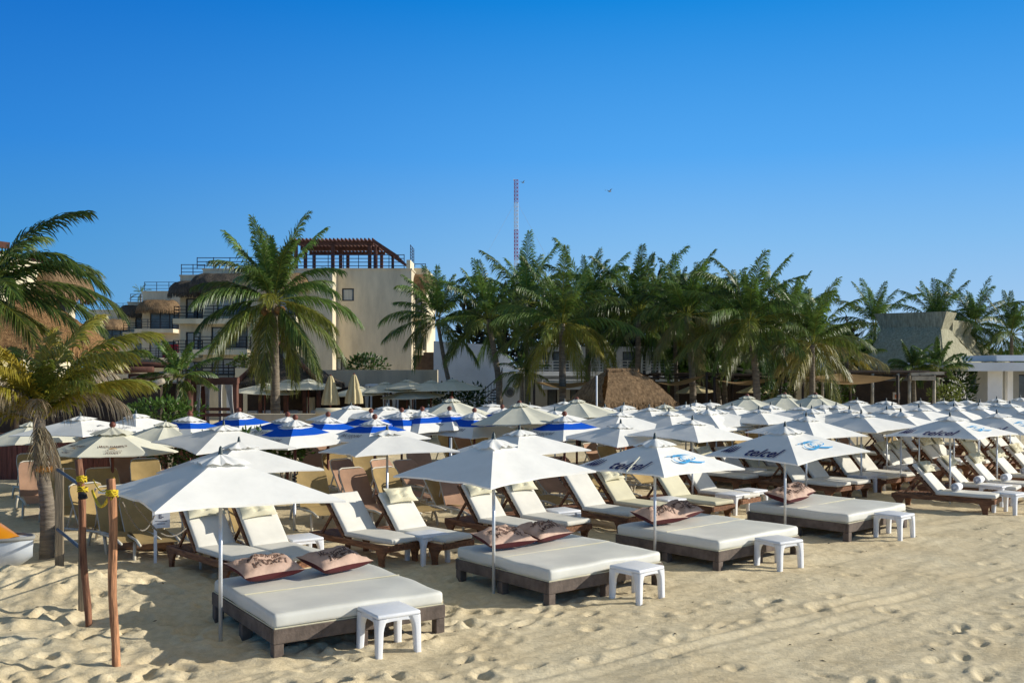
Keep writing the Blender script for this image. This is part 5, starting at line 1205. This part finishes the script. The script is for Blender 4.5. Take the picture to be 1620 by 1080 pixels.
t = thing('pole', 'thin white pole standing at the left of the thatched hut', 'pole', (xa(944, 34.5), 34.5, 0)); MB().tube([(0, 0, -.1), (0, 0, za(594, 34.5))], .03, 8).build('shaft', 'plastic', t, True)
t = thing('bar_box', 'terracotta bar box seen under the white parasols', 'counter', (xa(1020, 27), 27, 0), R(20)); vs, fs = rbox((.80, .6, 1.5), .02, 0, 2, c=(0, 0, .75)); MB().add(vs, fs).build('body', 'orange_wood', t); MB().box((0, 0, 1.53), (.9, .7, .05)).build('counter_top', 'wood_red', t)

# --- dark trellis and shade sails
R_ = thing('pole_trellis', 'long dark pole trellis with pale posts in front of the thatched house', 'pergola', (xa(1400, 45), 45, 0), 0, None, True)
zt = za(590, 45)
def tre(u0, u1, y0, y1, z, n, ends=True):
    mb = MB(); rg = random.Random(int(u0)); x0, x1 = xa(u0, y0), xa(u1, y0)
    for k in range(n):
        y = y0 + (y1 - y0) * k / (n - 1); mb.tube([(x0 + rg.uniform(-.3, .3), y, z + rg.uniform(-.04, .08)), ((x0 + x1) / 2, y, z + rg.uniform(0, .10)), (x1 + rg.uniform(-.3, .3), y, z + rg.uniform(-.04, .08))], .05, 6)
    mb.build('roof_poles', 'timber_dark', R_)
    mb = MB()
    for k in range(12): x = x0 + (x1 - x0) * k / 11; mb.tube([(x, y0 - .3, z - .12), (x, y1 + .3, z - .10)], .06, 6)
    mb.build('cross_beams', 'timber_dark', R_)
tre(1268, 1492, 43, 48, zt, 18); tre(1040, 1270, 44, 49, za(594, 45), 14)
MB().beam((xa(1440, 42.8), 42.8, za(592, 42.8)), (xa(1493, 42.8), 42.8, za(590, 42.8)), .14, .12).build('front_beam', 'log_pale', R_)
MB().beam((xa(1442, 42.7), 42.7, za(598, 42.7)), (xa(1480, 42.7), 42.7, za(598, 42.7)), .1, .18).build('pale_fascia', 'log_pale', R_)
for u, m in ((1420, 'log_pale'), (1438.5, 'log_pale'), (1477.5, 'log_pale'), (1301, 'log_pale'), (1242, 'timber_dark'), (1256, 'timber_dark'), (1312, 'timber_dark'), (1345, 'timber_dark'), (1380, 'log_pale')):
    MB().tube([(xa(u, 43), 43, -.1), (xa(u + 1, 43), 43.05, zt)], .07, 8).build('post', m, R_, True)
MB().box((xa(1390, 50), 50.2, 1.1), (xa(1500, 50) - xa(1268, 50), .2, 2.4)).build('shade_backing', 'timber_dark', R_)  # dark sheet standing in for the shade beneath the trellis
MB().box((xa(1150, 50), 50.4, 1.1), (xa(1268, 50) - xa(1040, 50), .2, 2.3)).build('shade_backing', 'timber_dark', R_)  # same dark stand-in for shade, behind the left trellis
for u0, u1 in ((1247, 1255), (1258, 1300)): MB().box(((xa(u0, 49) + xa(u1, 49)) / 2, 49.6, za(622, 49)), (xa(u1, 49) - xa(u0, 49), .1, 1.1)).build('pale_panel', 'plaster', R_)
sg = thing('orange_sign', 'small orange framed picture under the dark trellis', 'sign', (xa(1418, 42.4), 42.4, za(626, 42.4))); MB().box((0, 0, 0), (.30, .04, .30)).build('frame', 'log_pale', sg); MB().box((.02, -.03, -.02), (.18, .02, .16)).build('picture', 'orange_wood', sg); MB().box((0, .03, -.9), (.05, .05, 1.6)).build('post', 'timber_dark', sg)
for i, (pts, l) in enumerate(((((1130, 600), (1235, 596), (1160, 606)), 'ochre shade sail between the twin palm trunks'), (((1035, 604), (1118, 592), (1060, 608)), 'brownish shade sail right of the thatched hut'), (((1270, 597), (1420, 597), (1330, 591)), 'ochre shade sail along the trellis front'), (((845, 604), (944, 602), (900, 608)), 'ochre shade sail before the grey modern house'))):
    t = thing('shade_sail', l, 'shade sail', (xa(pts[0][0], 41), 41, 0), 0, 'ochre shade sails', True); mb = MB(); A3, B3_, C3 = [Vector((xa(u, 40 + 2.5 * (k == 2)), 40 + 2.5 * (k == 2), za(v, 40))) for k, (u, v) in enumerate(pts)]
    def f(a, s):
        p = A3.lerp(B3_, a); q = p.lerp(C3, s * .98); q.z -= .28 * math.sin(math.pi * a) * (1 - s); return q
    mb.grid(f, 16, 8).build('cloth', 'sail', t, True); m2 = MB()
    for q in (A3, B3_): m2.tube([(q.x, q.y, 0), (q.x, q.y, q.z + .1)], .05, 6)
    for q in (A3, B3_): MB().tube([(q.x, q.y, -.1), (q.x, q.y, q.z + .1)], .05, 6).build('mast', 'timber_dark', t, True)
S_ = thing('lean_to_roof', 'slanting bamboo lean-to roof between the trunks right of the middle', 'roof', (xa(1180, 46), 46, 0), 0, None, True)
mb = MB()
for k in range(14): mb.tube([(xa(1150 + k * 4.0, 46), 46 - k * .02, za(578 + k * .9, 46)), (xa(1185 + k * 3.2, 46), 44.2, za(594 + k * .3, 46))], .035, 5)
mb.build('bamboo_slats', 'log_pale', S_); MB().box((xa(1170, 47), 47.5, za(592, 47)), (3.2, 1.4, .1)).build('under_roof', 'timber_dark', S_)
for u in (1158, 1205): MB().tube([(xa(u, 46), 46, -.1), (xa(u, 46), 46, za(590, 46))], .07, 6).build('post', 'timber_dark', S_, True)

# --- thatched house on the right
Q_ = thing('thatched_house', 'tall house with two flared straw roofs at the right, one face sunlit', 'house', (xa(1450, 58), 60, 0), 0, None, True)
def hip(e0, e1, e2, uRL, uRR, vR0, vR1, Yr, D, seed):
    """e0, e1, e2: eave corners left, near right, far right; a flared crest of depth D stands along the ridge"""
    e0, e1, e2 = map(Vector, (e0, e1, e2)); e3 = e0 + (e2 - e1); dv = (e2 - e1).normalized(); rg = random.Random(seed)
    zr, zc = za(vR0, Yr), za(vR1, Yr); sl_ = (e1 - e0).y / (e1 - e0).x
    r0 = Vector((xa(uRL, Yr), Yr, zr)); x1 = xa(uRR, Yr); r1 = Vector((x1, Yr + (x1 - r0.x) * sl_, zr)); p2, p3 = r1 + dv * D, r0 + dv * D
    mb = MB()
    for k, (a, b, c, d) in enumerate(((e0, e1, r1, r0), (e1, e2, p2, r1), (e2, e3, p3, p2), (e3, e0, r0, p3))): thatch_slope(mb, a, b, c, d, seed + k, 30, 22, .05, .12)
    straw_fringe(mb, [e0, e1, e2], rg, .3, 600); mb.build('straw_roof', 'thatch_grey', Q_, True)
    mb = MB(); q = [r0, r1, p2, p3]; m_ = (r0 + p2) / 2; lo_ = [Vector((v.x, v.y, zr - .3)) for v in q]; hi_ = [Vector((m_.x + (v.x - m_.x) * 1.0, m_.y + (v.y - m_.y), zc)) + Vector((v.x - m_.x, v.y - m_.y, 0)).normalized() * .42 for v in q]
    for k in range(4): thatch_slope(mb, lo_[k], lo_[(k + 1) % 4], hi_[(k + 1) % 4], hi_[k], seed + 5, 16, 8, .03)
    mb.add(hi_, [(0, 1, 2, 3)]); mb.build('ridge_crest', 'thatch_grey', Q_)
    mb = MB(); cs_ = [e0.lerp(e2, .12), e1.lerp(e3, .12), e2.lerp(e0, .12), e3.lerp(e1, .12)]
    for k in range(4):
        a, b = cs_[k], cs_[(k + 1) % 4]; mb.add([(a.x, a.y, 0), (b.x, b.y, 0), (b.x, b.y, b.z + .3), (a.x, a.y, a.z + .3)], [(0, 1, 2, 3)])
    mb.build('wall', 'plaster_grey', Q_)
def P3(u, v, y): return (xa(u, y), y, za(v, y))
hip(P3(1360, 578, 58.5), P3(1494, 582, 55.5), (xa(1566, 63), 63, za(582, 55.5)), 1395, 1464, 519, 496, 60.5, 1.6, 95)
hip(P3(1474, 572, 66.5), P3(1514, 573, 65.5), (xa(1600, 74), 74, za(573, 65.5)), 1487, 1502, 528, 507, 68.5, 3.4, 97)
W3 = thing('white_shed', 'narrow white building behind the yellowish young palm', 'building', (xa(1292, 58), 58, 0), 0, None, True)
MB().box(((xa(1283, 58) + xa(1306, 58)) / 2, 59, za(560, 58) / 2), (xa(1306, 58) - xa(1283, 58), 2, za(560, 58))).build('wall', 'plaster_white', W3)
MB().box(((xa(1232, 60) + xa(1262, 60)) / 2, 61, za(558, 60) / 2), (xa(1262, 60) - xa(1232, 60), 2, za(558, 60))).build('wall', 'plaster_white', W3)

# --- white pavilion at the right edge
V_ = thing('white_pavilion', 'flat-roofed white modern pavilion at the right edge', 'building', (xa(1580, 50), 50, 0), 0, None, True)
mb = MB(); mb.box(((xa(1528, 49) + xa(1700, 49)) / 2, 52.5, za(580, 49)), (xa(1700, 49) - xa(1527, 49), 7.5, .42)); mb.build('roof_slab', 'plaster_white', V_)
mb = MB(); mb.box(((xa(1592, 50) + xa(1720, 50)) / 2, 53, za(566, 50)), (xa(1720, 50) - xa(1592, 50), 4, .30)); mb.build('upper_slab', 'plaster_white', V_)
hs_ = [(xa(1535, 52), xa(1556, 52), za(619, 52), za(592, 52))]
mb = MB(); wall_front(mb, xa(1528, 52), xa(1562, 52), 0, za(585, 52), 52, hs_, .3); mb.build('wall', 'plaster_white', V_); window(V_, *hs_[0], 52, .3, nv=1)
MB().box((xa(1574, 50), 50.6, za(585, 50) / 2), (xa(1586, 50) - xa(1563, 50), 1.2, za(586, 50))).build('pillar', 'plaster_white', V_)
MB().box((xa(1562, 50.6), 51.6, za(585, 50) / 2), (.12, .3, za(586, 50))).build('column', 'metal_light', V_)
hs_ = [(xa(1612, 53), xa(1660, 53), 0, za(592, 53))]
mb = MB(); wall_front(mb, xa(1586, 53), xa(1720, 53), 0, za(585, 53), 53, hs_, .4); mb.build('wall', 'plaster_grey', V_); window(V_, *hs_[0], 53, .4, nv=3)
MB().box((xa(1604, 51), 51.5, za(585, 51) / 2), (.28, .28, za(586, 51))).build('column', 'plaster_white', V_)
MB().box((xa(1555, 50), 55, .6), (6, .2, 1.2)).build('back_wall', 'plaster_grey', V_)
# ------------------------------------------------------------------ mast, birds, posts, ropes, notice, water scooter
Ym = 300; xm = xa(816.5, Ym); zt = za(285, Ym); wm = .55
t = thing('radio_mast', 'tall red and white lattice mast rising behind the palms', 'mast', (xm, Ym, 0))
bands = [0, za(411, Ym), za(364, Ym), za(321, Ym), zt]; bands[0] = 3
for k in range(4):
    z0, z1 = bands[k], bands[k + 1]; mb = MB(); n = max(2, int((z1 - z0) / 1.1)); cs = [(-wm, -wm), (wm, -wm), (wm, wm), (-wm, wm)]
    for i, (a, b) in enumerate(cs):
        mb.tube([(a, b, z0), (a, b, z1)], .085, 5); c, d = cs[(i + 1) % 4]
        for j in range(n):
            p0, p1 = z0 + (z1 - z0) * j / n, z0 + (z1 - z0) * (j + 1) / n
            mb.tube([(a, b, p0), (c, d, p1)], .07, 4, False); mb.tube([(a, b, p1), (c, d, p1)], .06, 4, False)
    mb.build('red_section' if k in (1, 3) else 'white_section', 'red_paint' if k in (1, 3) else 'white_paint', t)
MB().tube([(-.5, 0, zt), (-.8, 0, zt + .2)], .15, 6).build('lamp', 'white_paint', t)
for sx in (-1, 1): MB().tube([(sx * .5, 0, za(322, Ym)), (sx * 9.5, 4, za(405, Ym))], .025, 3, False).build('guy_wire', 'metal_light', t)
def bird(u, v, Y, label, s):
    t = thing('bird', label, 'bird', (xa(u, Y), Y, za(v, Y)), R(40)); mb = MB()
    mb.tube([(-.30, 0, 0), (-.18, 0, .02), (0, 0, .0), (.18, 0, .01), (.27, 0, .03), (.36, 0, .02)], [.01, .045, .075, .06, .04, .005], 8)
    for sy in (-1, 1):
        def f(a, b): return ((.10 - .20 * b) * (1 - .6 * a) - .08 * a, sy * (.05 + .62 * a), .02 + .22 * math.sin(a * 2.2))
        mb.grid(f, 6, 2)
    b = mb.build('body', 'finial_dark', t, True); t.scale = (s, s, s)
bird(964, 303, 120, 'small dark bird flying right of the mast', 1.0)
bird(827, 289, 160, 'dark speck of a bird beside the mast top', 1.0)

def post_round(u, vb, vt, label, r, m, lean=(0, 0)):
    x, y = ground(u, vb); z = za(vt, y); t = thing('wooden_post', label, 'post', (x, y, 0), 0, 'rope fence posts'); rg = random.Random(int(u))
    P = [(lean[0] * k / 9 + .012 * math.sin(k * 1.1), lean[1] * k / 9, -.25 + (z + .25) * k / 9) for k in range(10)]
    MB().tube(P, [r * (1 + rg.uniform(-.06, .06)) for _ in P], 14).build('trunk', m, t, True); return x, y, z
pa = post_round(183, 1053, 757, 'orange-brown round post nearest the camera', .042, 'wood_post', (-.045, 0))
pb = post_round(141, 987, 726, 'red-brown leaning round post with yellow rope round its top', .040, 'wood_dark', (-.12, 0))
def plank(u, vb, vt, label, w, m='wood_plank'):
    x, y = ground(u, vb); z = za(vt, y); t = thing('timber_post', label, 'post', (x, y, 0), R(12), 'squared fence timbers'); vs, fs = rbox((w, w * .55, z + .3), .008, 0, 2, c=(0, 0, (z - .3) / 2)); MB().add(vs, fs).build('timber', m, t); return x, y, z
pc = plank(94, 903, 740, 'grey squared timber with blue rails fixed to it', .115); pd = plank(130, 976, 790, 'greenish plank standing right behind the leaning round post', .085)
def rope(label, pts, r, m, name='rope', knots=()):
    t = thing(name, label, 'rope', pts[0], 0, None, True); P = []
    for i in range(len(pts) - 1):
        a, b = Vector(pts[i]), Vector(pts[i + 1])
        for k in range(10): q = a.lerp(b, k / 10); q.z -= .16 * math.sin(math.pi * k / 10) * min(1.6, (b - a).length / 2); P.append(q)
    P.append(Vector(pts[-1])); MB().tube(P, r, 7).build('strand', m, t, True)
    return t
for v0, v1, l in ((742, 772, 'upper blue rail from the grey timber to the leaning post'), (836, 872, 'lower blue rail from the grey timber to the leaning post')):
    a = Vector((pc[0], pc[1] - .06, za(v0, pc[1]))); b = Vector((pb[0] - .08, pb[1] + .05, za(v1, pb[1]))); t = thing('blue_rail', l, 'rail', a, 0, 'blue rails', True)
    MB().tube([a, b], .022, 10).build('bar', 'rope_blue', t, True)
def coil(u, v, y, r, turns, label, m='rope_yellow', th=.009):
    x, z = xa(u, y), za(v, y); t = thing('rope_coil', label, 'rope', (x, y, z), 0, 'yellow rope wrappings'); rg = random.Random(int(v))
    P = [(r * math.cos(k * .5) * (1 + rg.uniform(-.04, .1)), r * math.sin(k * .5) * (1 + rg.uniform(-.04, .1)), -.035 + .07 * (k / (turns * 12.6)) + rg.uniform(-.008, .008)) for k in range(int(turns * 12.6))]
    MB().tube(P, th, 6).build('strand', m, t, True); mb = MB(); mb.tube([(0, -r, 0), (.03, -r - .03, .02), (.05, -r - .01, -.03), (.02, -r - .03, -.06)], th * 1.3, 6); mb.build('knot', m, t, True)
coil(129, 757, pb[1], .050, 4, 'yellow rope wound round the leaning post, upper'); coil(131, 773, pb[1], .052, 3, 'yellow rope wound round the leaning post, lower'); coil(177, 779, pa[1], .053, 4, 'yellow rope wound round the nearest post')
coil(70, 741, 15.6, .112, 3, 'orange-yellow band round the palm trunk', 'ski_orange', .03)
rope('yellow rope hanging between the leaning and the nearest post', [(pb[0] + .06, pb[1] - .05, za(775, pb[1])), (pa[0] - .1, pa[1] + .08, za(788, pa[1]))], .016, 'rope_yellow')
rope('thin yellow line between the leaning and the nearest post', [(pb[0] + .06, pb[1] - .03, za(758, pb[1])), (pa[0] - .05, pa[1] + .08, za(757, pa[1]))], .007, 'rope_yellow')
mb_t = thing('dark_knot', 'dark knotted cloth on the rope beside the leaning post', 'knot', (xa(138, pb[1]), pb[1] - .1, za(783, pb[1]))); vs, fs = rbox((.09, .07, .09), .02, 3, 2, .03, 4, fr=9); MB().add(vs, fs).build('cloth', 'rope_dark', mb_t, True)
# roped metal posts
posts = []
for u, vb, vt, l in ((466, 836, 782, 'pale metal post behind the second cream lounger'), (713, 812, 692, 'roped pale metal post left of the large middle parasol'), (886, 796, 752, 'roped pale metal post under the right half of the large middle parasol')):
    x, y = ground(u, vb); z = za(vt, y); t = thing('metal_post', l, 'post', (x, y, 0), 0, 'roped metal posts'); MB().tube([(0, 0, -.2), (0, 0, z)], .028, 10).build('tube', 'aluminium', t, True)
    for k in (0.35, .75): MB().tube([(.035 * math.cos(a * .6), .035 * math.sin(a * .6), z * .2 + k + .006 * a) for a in range(24)], .012, 5).build('tie', 'rope_dark', t, True)
    posts.append((x, y, z))
rope('grey rope sagging between the two roped metal posts', [(posts[1][0], posts[1][1] - .04, .98), (posts[2][0], posts[2][1] - .04, .95)], .012, 'rope_grey')
sx, sy = xa(255, 15.0), 15.0
rope('grey rope from the nearest post to the white notice', [(pa[0] + .06, pa[1] + .02, za(795, pa[1])), (sx - .1, sy, za(815, sy))], .010, 'rope_grey')
rope('grey rope lying low from the nearest post towards the lounger', [(pa[0] + .06, pa[1] + .3, za(800, pa[1])), (xa(300, 14.9), 14.9, za(830, 14.9))], .010, 'rope_grey')
t = thing('white_notice', 'small white notice with dark print hanging behind the front posts', 'sign', (sx, sy, 0), R(14))
zc = za(822, sy); MB().box((0, 0, zc), (.25, .012, .24)).build('board', 'plastic', t); MB().box((-.085, .02, zc / 2 - .05), (.045, .02, zc)).build('leg', 'plastic', t)
mb = MB()
for txt, s, z in (('E-', .085, .05), ('— — — —', .035, -.015), ('— — —', .03, -.055)):
    vs, fs = text_verts(txt, s, .004); mb.add([(x, -.0085, zc + z + y) for x, y, zz in vs], fs)
mb.build('print', 'print_grey', t)
t = thing('pale_bag', 'crumpled pale sack lying behind the white notice', 'sack', (xa(232, 16.4), 16.4, 0)); vs, fs = rbox((1.0, .5, .22), .08, 6, 3, .10, 6, c=(0, 0, .1), fr=3); MB().add(vs, fs).build('sack', 'sling_pink', t, True)

# water scooter: hull, deck, bumper, window strip; bow towards the right
wx, wy = xa(50, 14.2), 14.2
t = thing('water_scooter', 'orange and white water scooter whose bow juts in at the left edge', 'watercraft', (wx, wy, sand_z(wx - .6, wy) - .10), R(-14))
def hull(a, s):
    L_ = 3.0; x = -L_ * s; k = min(1, s * 2.2) ** .55; hw = .58 * k * (1 - .15 * max(0, s - .7)); g = math.pi * a
    y = -hw * math.cos(g); d = math.sin(g); keel = .42 * (1 - .75 * max(0, 1 - s * 3.2) ** 1.8)
    return (x + .02, y * (1 - .28 * d ** 2), .60 + .06 * max(0, 1 - s * 2.5) - (keel + .16) * d ** .7)
MB().grid(hull, 24, 30).build('hull', 'ski_white', t, True)
def deck(a, s):
    x = -.30 - 2.6 * s; k = min(1, s * 2.0 + .1) ** .55; hw = .50 * k; g = math.pi * a; hgt = .03 + .50 * math.sin(min(1, s * 1.55) * math.pi * .62) * (1 if s < .62 else max(.45, 1 - 1.3 * (s - .62)))
    return (x, -hw * math.cos(g), .59 + .04 * max(0, 1 - s * 2.5) + hgt * math.sin(g) ** .75)
dk = MB().grid(deck, 24, 30); 
dk.build('deck', 'ski_orange', t, True)
mb = MB()
def top(a, s):
    x = -3.0 * s; k = min(1, s * 2.2) ** .55; hw = .57 * k; return (x, (a * 2 - 1) * hw, .602 + .06 * max(0, 1 - s * 2.5))
mb.grid(top, 6, 30).build('gunwale', 'ski_white', t, True)
bp = MB().tube([(-3.0 * s_ + .03, sg_ * .60 * min(1, s_ * 2.2) ** .55, .605 + .06 * max(0, 1 - s_ * 2.5)) for sg_, s_ in [(-1, k / 20) for k in range(20, 0, -1)] + [(1, k / 20) for k in range(0, 21)]], .028, 8); bp.build('bumper', 'plaster_grey', t, True)
MB().box((-.75, -.36, .90), (.14, .02, .07)).build('vent', 'rubber', t); vs, fs = rbox((1.2, .34, .22), .06, 3, 3, c=(-2.0, 0, .98)); MB().add(vs, fs).build('seat', 'rubber', t, True)
MB().tube([(-1.35, -.38, 1.10), (-1.25, -.15, 1.12), (-1.25, .15, 1.12), (-1.35, .38, 1.10)], .022, 8).build('handlebar', 'rubber', t, True); MB().tube([(-1.1, 0, .88), (-1.25, 0, 1.12)], .06, 8).build('steering_column', 'rubber', t, True)

# scraps of weed and shell on the sand
mb = MB(); rg = random.Random(99)
for k in range(170):
    x, y = rg.uniform(-7, 12), rg.uniform(8, 19); z = sand_z(x, y) + .004; a = rg.uniform(0, 6.28); l, w = rg.uniform(.012, .05), rg.uniform(.005, .012)
    d, e = Vector((math.cos(a), math.sin(a), .1)), Vector((-math.sin(a), math.cos(a), .2)); p = Vector((x, y, z))
    mb.add([p - d * l, p + e * w, p + d * l, p - e * w, p + Vector((0, 0, .010))], [(0, 1, 4), (1, 2, 4), (2, 3, 4), (3, 0, 4)])
o = mb.build('beach_debris', 'thatch_dark'); o['kind'] = 'stuff'
